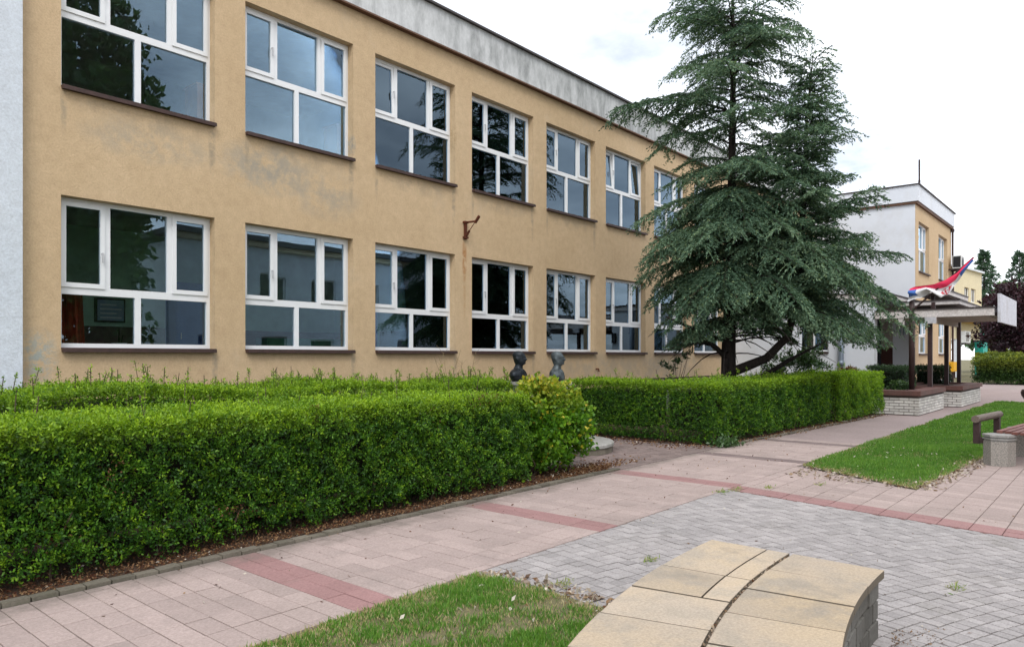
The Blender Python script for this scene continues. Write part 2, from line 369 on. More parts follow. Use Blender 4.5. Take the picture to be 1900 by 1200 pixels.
def leaves(name, P, D, Lg, Wd, tint, young, m, parent=None, at=(0, 0, 0), fold=.18):
    """one folded leaf-shaped face pair per point"""
    n = len(P); D = unit(D)
    A = unit(np.cross(D, rnd(n))); U = np.cross(A, D)
    Lg = np.broadcast_to(Lg, n)[:, None]; Wd = np.broadcast_to(Wd, n)[:, None]
    base = P; tip = P + D * Lg; mid = P + D * Lg * .45
    l = mid + A * Wd * .5 + U * Wd * fold; r = mid - A * Wd * .5 + U * Wd * fold
    V = np.stack([base, r, tip, l], 1).reshape(-1, 3)
    F = np.arange(4 * n).reshape(n, 4)
    return fast(name, V, F, m, parent, at, tint=np.repeat(np.clip(tint, 0, 1), 4), young=np.repeat(np.clip(young, 0, 1), 4))
def lump(x, z, seed, f=1.0):
    r = np.random.default_rng(seed); s = 0
    for k in range(6):
        a, b, c = r.normal(size=3); w_ = f * (1.2 + k * .9)
        s = s + np.sin(w_ * (a * x + b * z) * 1.6 + c * 7) / (1 + .5 * k)
    return s / 3.2
def in_poly(x, y, poly):
    c = np.zeros(len(x), bool); n = len(poly)
    for i in range(n):
        x1, y1 = poly[i]; x2, y2 = poly[(i + 1) % n]
        if y1 == y2: continue
        k = ((y1 > y) != (y2 > y)) & (x < (x2 - x1) * (y - y1) / (y2 - y1) + x1); c ^= k
    return c
def wall_grid(mb, a0, a1, z0, z1, holes, depth, put):
    """front sheet with openings and their reveals; put(a, d, z) -> world point, d is depth into the wall"""
    A = sorted({a0, a1, *[h[0] for h in holes], *[h[1] for h in holes]}); Z = sorted({z0, z1, *[h[2] for h in holes], *[h[3] for h in holes]})
    A = [a for a in A if a0 <= a <= a1]; Z = [z for z in Z if z0 <= z <= z1]
    idx = {}
    def vi(a, d, z):
        k = (round(a, 4), d, round(z, 4))
        if k not in idx: idx[k] = len(mb.v); mb.v.append(put(a, d, z))
        return idx[k]
    for i in range(len(A) - 1):
        for j in range(len(Z) - 1):
            ca, cz = (A[i] + A[i + 1]) / 2, (Z[j] + Z[j + 1]) / 2
            if any(h[0] < ca < h[1] and h[2] < cz < h[3] for h in holes): continue
            mb.f.append((vi(A[i], 0, Z[j]), vi(A[i + 1], 0, Z[j]), vi(A[i + 1], 0, Z[j + 1]), vi(A[i], 0, Z[j + 1])))
            mb.f.append((vi(A[i], depth, Z[j]), vi(A[i], depth, Z[j + 1]), vi(A[i + 1], depth, Z[j + 1]), vi(A[i + 1], depth, Z[j])))
    for h in holes:
        l, r, b, t = h[:4]
        mb.f += [(vi(l, 0, b), vi(l, 0, t), vi(l, depth, t), vi(l, depth, b)), (vi(r, 0, t), vi(r, 0, b), vi(r, depth, b), vi(r, depth, t)),
                 (vi(l, 0, t), vi(r, 0, t), vi(r, depth, t), vi(l, depth, t)), (vi(r, 0, b), vi(l, 0, b), vi(l, depth, b), vi(r, depth, b))]
    return mb

# ------------------------------------------------------------------ the ground
FW = 11.0                                     # facade plane
g = MB().add([(-300, -300, -.03), (400, -300, -.03), (400, 400, -.03), (-300, 400, -.03)], [(0, 1, 2, 3)]).build('ground', 'lawnbase'); tag(g, kind='structure')
# pavement: one sheet with the beds and lawns left as their own sheets 4 mm above
pv = MB().add([(-6, -9, -.012), (52, -9, -.012), (52, 6.9, -.012), (34.4, 6.9, -.012), (21.6, 6.9, -.012), (12.1, 5.45, -.012), (-6, 5.45, -.012)], [(0, 1, 2, 3, 4, 5, 6)]).build('pavement', 'pave_far'); tag(pv, kind='structure')
joint = MB().add([(-6, 3.64, -.008), (14.2, 3.64, -.008), (14.2, 5.42, -.008), (-6, 5.42, -.008)], [(0, 1, 2, 3)]).build('path', 'mortar'); tag(joint, kind='structure')
plz = MB().add([(2.4, -4, -.008), (7.0, -4, -.008), (8.32, 3.636, -.008), (3.86, 3.636, -.008), (3.94, 2.3, -.008), (2.4, 1.6, -.008)], [(0, 1, 2, 3, 4, 5)]).build('plaza', 'mortar'); tag(plz, kind='structure')
bed = MB()
def bed_poly(p, z): bed.add([(x, y, z) for x, y in p], [tuple(range(len(p)))])
bed_poly([(-6, 5.52), (8.7, 5.52), (8.35, 6.4), (8.35, 9.2), (12.25, 9.2), (11.95, 6.4), (12.3, 5.52), (21.7, 5.15), (21.95, 6.2), (25.28, 7.0), (25.28, 11.0), (-6, 11.0)], .012)
tag(bed.build('flower_bed', 'soil'), kind='structure')
nook = MB().add([(8.35, 5.42, -.004), (12.3, 5.42, -.004), (11.95, 6.4, -.004), (12.25, 9.2, -.004), (8.35, 9.2, -.004)], [(0, 1, 2, 3, 4)]).build('brick_nook', 'weathered'); tag(nook, kind='structure')

MORT = .0045
def piece_objects(name, polys, m, parent, z1, bev, keep, zj=.002, label=None, h=.05):
    """the `keep` largest in the photograph as objects, the rest as one stuff mesh"""
    cent = np.array([(sum(p[0] for p in q) / len(q), sum(p[1] for p in q) / len(q)) for q in polys])
    F = np.array([math.sin(R(YAW)), math.cos(R(YAW))]); Rt = np.array([F[1], -F[0]])
    dep = cent @ F; lat = cent @ Rt
    vis = (dep > 2.5) & (np.abs(lat) < dep * .74) & (dep > EYE * 1340 / 560)
    order = np.argsort(np.where(vis, dep, dep + 1000))
    rest = MB(); tints = []
    for r_, i in enumerate(order):
        q = polys[i]; dz = random.uniform(-zj, zj)
        if r_ < keep and vis[i]:
            c = cent[i]; o = MB().prism(q, z1 - h, z1, bev).build(name, m, parent, at=(c[0], c[1], z1))
            o.location.z += dz; o.rotation_euler = (random.uniform(-.006, .006), random.uniform(-.006, .006), 0)
        elif dep[i] > -1 and dep[i] < 40:
            n0 = len(rest.v); rest.prism(q, z1 - h + dz, z1 + dz, bev); tints += [random.random()] * (len(rest.v) - n0)
    if rest.v:
        o = rest.build(name + '_field', m, parent); o['kind'] = 'stuff'
        a = o.data.attributes.new('tint', 'FLOAT', 'POINT'); a.data.foreach_set('value', tints)
# path tiles in a plain grid, with red bands
def clip(poly, a, b, c):
    """part of the polygon where a*x + b*y <= c"""
    out = []
    for i in range(len(poly)):
        p, q = poly[i], poly[(i + 1) % len(poly)]; dp = a * p[0] + b * p[1] - c; dq = a * q[0] + b * q[1] - c
        if dp <= 0: out.append(p)
        if dp * dq < 0: f = dp / (dp - dq); out.append((p[0] + (q[0] - p[0]) * f, p[1] + (q[1] - p[1]) * f))
    return out
def area(p): return .5 * sum(p[i][0] * p[(i + 1) % len(p)][1] - p[(i + 1) % len(p)][0] * p[i][1] for i in range(len(p)))
TW, TL = .160, .266
pink, red, dark = [], [], []
for i in range(-18, int((14.2 - .6) / TW)):
    x0 = .57 + i * TW
    band = any(a <= x0 + TW / 2 <= b for a, b in ((2.78, 3.12), (5.50, 5.85), (8.40, 8.74)))
    dk = any(a <= x0 + TW / 2 <= b for a, b in ((11.0, 11.3), (13.6, 13.9)))
    y = 4.015 - 2 * TL
    while y < 5.40:
        a, b = max(y, 3.665), min(y + TL, 5.415)
        if b - a > .03:
            gx, gy = MORT / 2 + random.uniform(0, .0015), MORT / 2
            q = [(x0 + gx, a + gy), (x0 + TW - gx, a + gy), (x0 + TW - gx, b - gy), (x0 + gx, b - gy)]
            (red if band else dark if dk else pink).append(q)
        y += TL
# cross path right of the plaza, its joints fanning out a little
strip_l = lambda y: 9.72 + (y - 1.92) * .55
EA, EB, EC = 1.0, -.19, 8.26 - .19 * 3.65          # plaza edge: x - .19 y = 7.57
y = -4.2
while y < 3.6:
    k = 0
    while k < 44:
        x = 8.26 + (y - 3.65) * .19 + .03 + k * TW
        q = [(x + .003, y + .0038), (x + TW - .003, y + .0038), (x + TW - .003, y + TL - .0038), (x + .003, y + TL - .0038)]
        q = [(px + (py - y) * .19, py) for px, py in q]
        q = clip(q, 0, 1, 3.655)
        if q and sum(p[1] for p in q) / len(q) > 1.88: q = clip(q, 1, -.55, 9.72 - .55 * 1.92 - .03)
        if len(q) > 2 and abs(area(q)) > .008: (red if k in (0, 1) else pink).append(q)
        k += 1
    y += TL
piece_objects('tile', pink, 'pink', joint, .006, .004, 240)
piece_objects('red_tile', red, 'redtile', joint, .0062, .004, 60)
piece_objects('dark_tile', dark, 'weathered', joint, .006, .004, 0)
piece_j = MB().add([(8.2, -4.2, -.0082), (15, -4.2, -.0082), (15, 1.66, -.0082), (9.9, 1.86, -.0082), (10.5, 3.62, -.0082), (8.33, 3.62, -.0082), (7.0, -4, -.0082)], [(0, 1, 2, 3, 4, 5, 6)])
tag(piece_j.build('cross_path', 'mortar'), kind='structure')
# grey blocks: rows in arcs round the far centre of the plaza
cx, cy = 3.0, -4.6
blocks = []
GB = .103
for j in range(int((10.2 - 3.6) / GB)):
    r0 = 3.6 + j * GB; r1 = r0 + GB
    da = .0142 if r0 > 5.4 else .0205
    for i in range(int(1.6 / da)):
        a0 = math.pi / 2 + .25 - i * da; a1 = a0 - da
        pts = []
        for rr, aa, sr, sa in ((r0, a0, 1, -1), (r0, a1, 1, 1), (r1, a1, -1, 1), (r1, a0, -1, -1)):
            rr2 = rr + sr * .0042; aa2 = aa + sa * .0042 / rr
            pts.append((cx + rr2 * math.cos(aa2), cy + rr2 * math.sin(aa2)))
        mx_, my_ = sum(p[0] for p in pts) / 4, sum(p[1] for p in pts) / 4
        if my_ < -3 or mx_ < 2.6 or (my_ > 2.3 and mx_ < 3.88) or my_ > 3.75: continue
        q = clip(clip(pts, 0, 1, 3.652), EA, EB, EC - .005)
        if len(q) > 2 and abs(area(q)) > .0012: blocks.append(q if area(q) > 0 else q[::-1])
piece_objects('paving_block', blocks, 'greypav', plz, .005, .004, 300, .0025)
# small bricks in the nook by the round step
nb_ = []
for j in range(34):
    for i in range(21):
        x0 = 8.37 + i * .2 - (.1 if j % 2 else 0); y0 = 5.44 + j * .11
        q = clip([(x0 + .004, y0 + .004), (x0 + .196, y0 + .004), (x0 + .196, y0 + .106), (x0 + .004, y0 + .106)], 1, .36, 12.3 + .36 * 5.44 - .03)
        if len(q) > 2 and q[0][0] > 8.3 and math.hypot(x0 + .1 - 9.9, y0 + .05 - 7.5) > 1.06: nb_.append(q)
piece_objects('brick', nb_, 'nookbrick', nook, .006, .004, 160, .004)
# mossy edging bricks along the bed
kb = link('bed_edging', None, None, (0, 5.46, 0)); tag(kb, kind='structure')
x = -1.55
while x < 8.6:
    o = MB().box(x + .004, 5.425, -.05, x + .158, 5.515, .028 + random.uniform(-.006, .008)).build('edging_block', 'edging', kb, at=(x + .08, 5.46, 0))
    o.rotation_euler = (random.uniform(-.06, .06), random.uniform(-.03, .03), random.uniform(-.04, .04)); x += .163
x = 12.15
while x < 21.4:
    y0 = 5.40 - (x - 12.15) * .037
    MB().box(x + .006, y0, -.05, x + .4, y0 + .08, .03 + random.uniform(-.005, .01)).build('edging_block', 'edging', kb, at=(x + .2, y0 + .04, 0)); x += .41

# lawns
strip2 = [(9.72, 1.92), (13.3, 1.72), (30, 1.2), (30, 3.5), (18, 3.62), (10.75, 3.6)]
patch1 = [(-3, -1), (2.6, -1), (2.9, 1.5), (3.9, 2.3), (3.86, 3.62), (-3, 3.72)]
lw = MB().add([(x, y, .004) for x, y in patch1], [tuple(range(6))]).add([(x, y, .004) for x, y in strip2], [tuple(range(6))])
tag(lw.build('lawn_soil', 'lawnbase'), kind='structure')
def grass(name, poly, dens, hl, wd, lim, parent=None, straw_edge=.12, bald=.35, seed=3):
    xs = [p[0] for p in poly]; ys = [p[1] for p in poly]
    x0, x1, y0, y1 = max(min(xs), lim[0]), min(max(xs), lim[1]), max(min(ys), lim[2]), min(max(ys), lim[3])
    n = int(dens * (x1 - x0) * (y1 - y0)); X = rng.uniform(x0, x1, n); Y = rng.uniform(y0, y1, n)
    k = in_poly(X, Y, poly)
    d = np.full(n, 9.)
    for i in range(len(poly)):
        a = np.array(poly[i]); b = np.array(poly[(i + 1) % len(poly)]); ab = b - a
        t = np.clip(((X - a[0]) * ab[0] + (Y - a[1]) * ab[1]) / (ab @ ab), 0, 1)
        d = np.minimum(d, np.hypot(X - a[0] - t * ab[0], Y - a[1] - t * ab[1]))
    pt = lump(X, Y, seed, 1.5) + .5 * lump(X, Y, seed + 1, 5)
    k &= rng.uniform(size=n) < np.clip(.9 + 1.5 * (pt + bald), .10, 1)
    k &= (d > .03) | (rng.uniform(size=n) < .6)
    X, Y, d, pt = X[k], Y[k], d[k], pt[k]; n = len(X)
    P = np.stack([X, Y, np.full(n, .004)], 1)
    D = np.stack([rng.normal(0, .42, n), rng.normal(0, .42, n), np.ones(n)], 1)
    straw = (rng.uniform(size=n) < np.clip(.10 + .75 * np.exp(-d / straw_edge) - .6 * (pt + bald - .1), .04, .92))
    ln = hl * rng.uniform(.45, 1.25, n) * np.where(straw, .8, 1) * np.clip(1 + .3 * pt, .6, 1.3)
    return leaves(name, P, D, ln, wd * rng.uniform(.7, 1.3, n), rng.uniform(0, 1, n) * .7 + .3 * np.clip(pt + .5, 0, 1), straw * rng.uniform(.6, 1, n), 'grass', parent, fold=.05)
g1 = grass('grass', patch1, 17000, .048, .006, (.9, 4.2, 1.6, 3.8), straw_edge=.15, seed=5, bald=-.05); tag(g1, kind='stuff')
g2 = grass('grass', strip2, 7000, .06, .009, (9.5, 16.5, 1, 3.8), straw_edge=.22, seed=9, bald=.50); tag(g2, kind='stuff')
g3 = grass('grass', strip2, 1800, .07, .02, (16.5, 30, 1, 3.8), seed=9, bald=.6); tag(g3, kind='stuff')
# ------------------------------------------------------------------ school building
school = thing('school_building', 'long two-storey ochre stucco school with white parapet and two rows of white windows', 'school', (3, FW, 0))
X0W, PITCH, OW = 3.485, 2.686, 2.165
LZ0, LZ1, UZ0, UZ1 = 1.69, 3.79, 5.25, 7.42
END = 34.4
holes = [(X0W + PITCH * i, X0W + PITCH * i + OW, LZ0, LZ1) for i in range(8)] + [(X0W + PITCH * i, X0W + PITCH * i + OW, UZ0, UZ1) for i in range(11)]
put = lambda a, d, z: (a, FW + d, z)
wall_grid(MB(), 3.0, END, .45, 8.10, holes, .30, put).build('wall', 'ochre', school)
o = MB().box(3.0, FW + .03, -.1, END, FW + .3, .45).build('plinth', 'concrete', school)
o = MB().box(-8, FW - .14, -.1, 3.0, FW + .3, 8.10).build('wall', 'white_stucco', school); tag(o, 'white roughcast end bay')
MB().box(-8, FW - .10, 8.10, END, FW + .25, 8.84).build('parapet', 'parapet', school)
MB().box(3.002, FW - .115, 8.065, END, FW - .002, 8.098).build('cornice', 'trim', school)
MB().box(-8, FW - .17, 8.84, END, FW + .32, 8.885).build('coping', 'coping', school)
MB().box(-8, FW + .3, 8.2, END, FW + 12, 8.35).build('roof', 'roof', school)
MB().add([(-8, FW + 12, 0), (END, FW + 12, 0), (END, FW + 12, 8.3), (-8, FW + 12, 8.3)], [(0, 1, 2, 3)]).build('rear_wall', 'white_stucco', school)
# rooms behind the glass
def rooms(z0, z1, back, xs, mw, dado):
    a, b = FW + .31, FW + back
    MB().add([(xs[0], a, z0), (xs[-1], a, z0), (xs[-1], b, z0), (xs[0], b, z0)], [(0, 1, 2, 3)]).build('room_floor', 'roomfloor', school)
    MB().add([(xs[0], a, z1), (xs[0], b, z1), (xs[-1], b, z1), (xs[-1], a, z1)], [(0, 1, 2, 3)]).build('room_ceiling', 'roomceil', school)
    up = MB(); dn = MB()
    up.add([(xs[0], b, z0 + 1.4), (xs[-1], b, z0 + 1.4), (xs[-1], b, z1), (xs[0], b, z1)], [(0, 1, 2, 3)])
    dn.add([(xs[0], b, z0), (xs[-1], b, z0), (xs[-1], b, z0 + 1.4), (xs[0], b, z0 + 1.4)], [(0, 1, 2, 3)])
    for x in xs:
        MB().box(x - .06, a + .02, z0 + 1.4, x + .06, b - .01, z1 - .01).build('partition', mw, school); MB().box(x - .06, a + .02, z0 + .01, x + .06, b - .01, z0 + 1.4).build('partition_dado', dado, school)
    up.build('room_wall', mw, school); dn.build('room_dado', dado, school)
rooms(.8, 4.15, 4.6, [3.05, 11.28, 19.34, 25.2], 'room', 'dado')
rooms(4.4, 8.05, 6.2, [3.05, 11.28, 19.34, 27.4, 34.3], 'room_up', 'room_up')

def win_meshes(key, h, zt0, zt1):
    """local frame: x along the wall from the opening's left edge, y into the wall, z up from the opening's bottom"""
    W = OW; fy0, fy1 = .155, .225
    fr = MB()
    fr.box(.002, fy0, .03, .055, fy1, h - .002); fr.box(W - .055, fy0, .03, W - .002, fy1, h - .002)
    fr.box(.055, fy0, h - .062, W - .055, fy1, h - .002); fr.box(.055, fy0, .03, W - .055, fy1, .09)
    fr.box(.055, fy0, zt0, W - .055, fy1, zt1)
    for x in (.595, 1.49): fr.box(x, fy0, zt1, x + .085, fy1, h - .062)
    fr.box(1.02, fy0, .09, 1.105, fy1, zt0)
    out = {'frame': fr.mesh(key + '_frame', 'pvc')}
    def sash(x0, x1):
        s = MB(); a, b = zt1 - .012, h - .05; y0, y1 = fy0 - .018, fy0 + .04
        s.box(x0, y0, a, x0 + .062, y1, b); s.box(x1 - .062, y0, a, x1, y1, b)
        s.box(x0 + .062, y0, a, x1 - .062, y1, a + .065); s.box(x0 + .062, y0, b - .062, x1 - .062, y1, b)
        return s, (x0 + .062, x1 - .062, a + .065, b - .062)
    panes = [(.055, 1.02, .09, zt0, .19), (1.105, W - .055, .09, zt0, .19), (.68, 1.49, zt1, h - .062, .19)]
    out['sash'] = []
    for x0, x1 in ((.045, .607), (1.563, W - .045)):
        s, p = sash(x0, x1); out['sash'].append((s.mesh(key + '_sash', 'pvc', (0, 0, zt1)), zt1)); panes.append((*p, fy0 + .012))
    def pane(x0, x1, z0, z1, y, base):
        b = MB().box(x0 - .006, y, z0 - .006 - base, x1 + .006, y + .005, z1 + .006 - base); return b.mesh(key + '_pane', 'glass')
    out['pane'] = [pane(*p, 0) for p in panes[:3]]
    out['spane'] = [pane(*p, zt1) for p in panes[3:]]
    hd = MB().box(.555, fy0 - .04, zt1 + .48, .580, fy0 - .019, zt1 + .50).box(.556, fy0 - .055, zt1 + .36, .579, fy0 - .04, zt1 + .5)
    out['handle'] = hd.mesh(key + '_handle', 'pvc_old')
    sl = MB().add([(-.035, -.075, -.03), (W + .035, -.075, -.03), (W + .035, .16, -.03), (-.035, .16, -.03), (-.035, -.075, .004), (W + .035, -.075, .004), (W - .002, .16, .028), (.002, .16, .028)],
                  [(3, 2, 1, 0), (4, 5, 6, 7), (0, 1, 5, 4), (1, 2, 6, 5), (2, 3, 7, 6), (3, 0, 4, 7)])
    sl = MB().box(.004, -.07, -.028, W - .004, .154, .026)
    sl.box(.004, -.083, -.034, W - .004, -.07, .016)
    out['sill'] = sl.mesh(key + '_sill', 'sill')
    return out
WL = win_meshes('low', LZ1 - LZ0, .77, .88)
WU = win_meshes('up', UZ1 - UZ0, 1.02, 1.12)
def window(ms, parent, wx, wy, wz, tilt=(0, 0), handle=True):
    f = link('window', ms['frame'], parent, Vector((wx, wy, wz)) - origin(parent))
    for me in ms['pane']:
        o = link('pane', me, f); o.rotation_euler = (R(random.uniform(-.12, .12)), 0, R(random.uniform(-.22, .22)))
    for (me, zt), pm, t in zip(ms['sash'], ms['spane'], tilt):
        o = link('sash', me, f, (0, 0, zt)); o.rotation_euler = (R(-t), 0, 0)
        p = link('pane', pm, f, (0, 0, zt)); p.rotation_euler = (R(-t + random.uniform(-.1, .1)), 0, R(random.uniform(-.15, .15)))
    link('handle', ms['handle'], f); link('sill', ms['sill'], f)
    return f
for i in range(8): window(WL, school, X0W + PITCH * i, FW, LZ0)
for i in range(11): window(WU, school, X0W + PITCH * i, FW, UZ0, {2: (2.0, 0), 5: (4.5, 4.5)}.get(i, (0, 0)))

# things seen in the rooms
bd = thing('notice_board', 'framed blue notice board on the back wall behind the nearest ground-floor window', 'notice board', (5.8, FW + 4.5, 2.28))
MB().box(5.52, FW + 4.52, 2.28, 6.08, FW + 4.59, 2.76).build('frame', 'black', bd)
MB().box(5.555, FW + 4.50, 2.315, 6.045, FW + 4.518, 2.725).build('poster', 'board_blue', bd)
for k in range(4): MB().box(5.60, FW + 4.492, 2.36 + .085 * k, 6.0 - .1 * (k % 2), FW + 4.4995, 2.385 + .085 * k).build('text_line', 'white', bd)
cu = MB()
n = 24; vs = []
for k in range(n + 1):
    xx = 3.62 + .4 * k / n; yy = FW + .62 + .05 * math.sin(k * 1.7)
    vs += [(xx, yy, 1.2), (xx - .06, yy, 2.5), (xx, yy + .012, 1.2), (xx - .06, yy + .012, 2.5)]
fs = []
for k in range(n):
    a = 4 * k; b = 4 * (k + 1); fs += [(a, b, b + 1, a + 1), (b + 2, a + 2, a + 3, b + 3)]
tag(cu.add(vs, fs).build('curtain', 'redcloth', at=(3.8, FW + .6, 1.2)), 'red curtain hanging inside the nearest ground-floor window', 'curtain')
pot = thing('flower_pot', 'small white pot with a dark seedling inside the nearest ground-floor window', 'flower pot', (4.42, FW + .5, 1.6))
MB().lathe([(.07, 1.62), (.10, 1.78), (.108, 1.80), (.10, 1.80), (.07, 1.7)], 4.42, FW + .5, 16).build('pot', 'white', pot)
MB().tube([(4.42, FW + .5, 1.75), (4.40, FW + .49, 2.0)], .012, 5).tube([(4.44, FW + .51, 1.75), (4.47, FW + .5, 1.92)], .009, 5).build('seedling', 'core', pot)
MB().box(3.7, FW + .35, 1.56, 5.3, FW + .7, 1.60).build('inner_shelf', 'white', school)
def cabinet(x, y, w_, d, z0, h, m, label, group=None, doors=2):
    t = thing('cabinet', label, 'cabinet', (x, y, z0), group)
    MB().box(x, y, z0, x + w_, y + d, z0 + h).build('carcass', m, t)
    for k in range(doors):
        a = x + .02 + k * (w_ - .02) / doors
        dd = MB().box(a, y - .02, z0 + .05, a + (w_ - .02) / doors - .02, y - .002, z0 + h - .04).build('door', m, t)
        MB().tube([(a + .06, y - .035, z0 + h * .5), (a + .06, y - .035, z0 + h * .5 + .12)], .008, 5).build('handle', 'pvc_old', dd)
    return t
cabinet(6.7, FW + 3.6, 1.1, .5, .8, 2.3, 'bluecab', 'tall blue cabinet deep inside, mirrored building beside it in the nearest window')
cabinet(9.1, FW + 1.0, .62, .4, .8, 1.9, 'bluecab', 'blue cabinet just inside the third ground-floor window, lower left pane')
cabinet(9.95, FW + 2.2, .8, .4, .8, 1.5, 'greencab', 'green cabinet inside the third ground-floor window, beside the blue cabinet')
cabinet(7.4, FW + 1.4, 2.0, .4, .8, 1.15, 'greencab', 'low green cabinet along the second ground-floor window')
cabinet(14.6, FW + 1.2, .9, .4, .8, 1.7, 'bluecab', 'blue cabinet inside the fifth ground-floor window, lower left pane')
ob = None
for i in range(8):
    x1 = X0W + PITCH * i + OW
    t = thing('cupboard', 'orange cupboard end inside the ' + ('first', 'second', 'third', 'fourth', 'fifth', 'sixth', 'seventh', 'eighth')[i] + ' upper window from the white bay', 'cupboard', (x1, FW + .55, 4.4), 'orange cupboards inside the upper windows')
    MB().box(x1 - .12, FW + .33, 4.4, x1 + .3, FW + .75, 5.95).build('carcass', 'orange', t)
    MB().box(x1 - .14, FW + .32, 5.952, x1 + .32, FW + .77, 5.98).build('top', 'orange', t)

# rusted bracket on the wall
br = thing('wall_bracket', 'rusted iron line bracket sticking out of the ochre wall between two window rows', 'bracket', (11.31, FW, 4.2))
MB().box(11.28, FW - .055, 4.14, 11.34, FW - .006, 4.54).build('upright', 'rust', br)
MB().box(11.25, FW - .07, 4.16, 11.37, FW - .001, 4.20).box(11.25, FW - .07, 4.49, 11.37, FW - .001, 4.53).build('wall_plate', 'rust', br)
MB().tube([(11.31, FW - .05, 4.51), (11.31, FW - .34, 4.50)], .022, 6).tube([(11.31, FW - .32, 4.47), (11.31, FW - .44, 4.60)], .034, 6).build('arm', 'rust', br)
MB().tube([(11.31, FW - .05, 4.20), (11.31, FW - .15, 4.32)], .026, 6).tube([(11.31, FW - .14, 4.31), (11.31, FW - .32, 4.49)], .009, 5).build('brace', 'rust', br)
ho = thing('wall_hook', 'small rusted pipe stub low on the ochre wall right of the busts', 'pipe stub', (16.5, FW, 1.2))
MB().tube([(16.45, FW, 1.26), (16.45, FW - .07, 1.26), (16.47, FW - .07, 1.18)], .02, 6).build('stub', 'rust', ho)
MB().lathe([(.045, 1.25), (.045, 1.27)], 16.45, FW - .01, 10).build('collar', 'rust', ho)

# ------------------------------------------------------------------ entrance hall (white, one storey) and canopy
hall = thing('entrance_hall', 'white single-storey entrance block between the ochre facade and the far wing', 'entrance block', (25.3, 8, 0))
HX = 25.3
put2 = lambda a, d, z: (HX + d, a, z)
hh = [(7.62, 8.58, 1.74, 2.90)]
wall_grid(MB(), 6.2, 10.998, -.1, 3.45, hh, .28, lambda a, d, z: (HX + d, a, z)).build('wall', 'white', hall)
MB().box(HX + .02, 6.2, -.1, HX + .28, 6.195, 3.45).build('wall_end', 'white', hall)
MB().box(HX - .06, 5.9, 3.45, 34.38, 10.99, 3.62).build('roof_slab', 'canopy', hall)
MB().box(HX - .09, 5.87, 3.62, 34.38, 10.99, 3.66).build('roof_edge', 'coping', hall)
MB().box(HX + .3, 7.6, -.1, 34.38, 7.75, 3.45).build('porch_wall', 'white', hall)
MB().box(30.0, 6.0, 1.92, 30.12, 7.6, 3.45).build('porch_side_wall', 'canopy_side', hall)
MB().box(29.98, 6.0, -.1, 30.12, 7.6, 1.92).build('porch_dado', 'door_brown', hall)
dr = MB().box(29.93, 7.12, 0, 29.975, 7.55, 3.0).build('door', 'door_dark', hall)
MB().tube([(29.90, 7.2, 1.0), (29.90, 7.2, 1.25)], .015, 6).build('handle', 'pvc_old', dr)
fr = MB()
for y0 in (7.64, 8.11): 
    fr.box(HX + .08, y0 - .02, 1.76, HX + .13, y0 + .03, 2.88)
fr.box(HX + .08, 8.53, 1.76, HX + .13, 8.58, 2.88); fr.box(HX + .08, 7.67, 2.83, HX + .13, 8.53, 2.88); fr.box(HX + .08, 7.67, 1.76, HX + .13, 8.53, 1.81)
wf = fr.build('window', 'pvc', hall)
for a, b in ((7.67, 8.09), (8.14, 8.53)): MB().box(HX + .10, a, 1.81, HX + .106, b, 2.83).build('pane', 'glass', wf)
MB().box(HX + .02, 7.62, 1.70, HX - .07, 8.58, 1.738).build('sill', 'sill', wf)
MB().box(HX + .9, 7.78, 0, HX + .95, 10.9, 3.4).build('inner_wall', 'dado', hall)
dp = thing('downpipe', 'thick zinc downpipe on the white entrance wall', 'downpipe', (HX - .08, 7.2, 0))
MB().tube([(HX - .1, 7.2, 0), (HX - .1, 7.2, 1.3), (HX - .1, 7.2, 3.45)], .085, 12).build('pipe', 'pipe', dp, smooth=True)
MB().tube([(HX - .1, 7.2, 1.28), (HX - .1, 7.2, 1.46)], .10, 12).build('collar', 'pipe', dp, smooth=True)
MB().box(HX - .13, 7.06, 2.5, HX - .001, 7.34, 2.53).build('clip', 'pipe', dp)
nb = thing('notice_box', 'dark glazed notice box at the right end of the white entrance wall', 'notice box', (HX, 6.31, 2.16))
MB().box(HX - .07, 6.22, 2.16, HX - .001, 6.41, 2.57).build('case', 'black', nb); MB().box(HX - .078, 6.24, 2.19, HX - .072, 6.39, 2.54).build('pane', 'door_dark', nb)
pl = thing('porch_pillar', 'broad white pillar beside the porch with a small window in it', 'pillar', (28.2, 5.98, 0))
ph = [(5.88, 6.13, 2.32, 2.95)]
wall_grid(MB(), 5.70, 6.28, -.1, 2.79, [(5.88, 6.13, 2.30, 2.68)], .2, lambda a, d, z: (28 + d, a, z)).build('shaft', 'white', pl)
MB().box(28.0, 5.695, -.1, 28.4, 5.70, 2.79).box(28.21, 5.70, -.1, 28.4, 6.28, 2.79).build('shaft_back', 'white', pl)
wf = MB().box(28.06, 5.88, 2.30, 28.1, 5.915, 2.68).box(28.06, 6.095, 2.30, 28.1, 6.13, 2.68).box(28.06, 5.985, 2.34, 28.1, 6.02, 2.64).box(28.06, 5.915, 2.64, 28.1, 6.095, 2.68).box(28.06, 5.915, 2.30, 28.1, 6.095, 2.34).build('window', 'pvc', pl)
MB().box(28.085, 5.915, 2.34, 28.09, 5.985, 2.64).build('pane', 'glass', wf); MB().box(28.085, 6.02, 2.34, 28.09, 6.095, 2.64).build('pane', 'glass', wf)

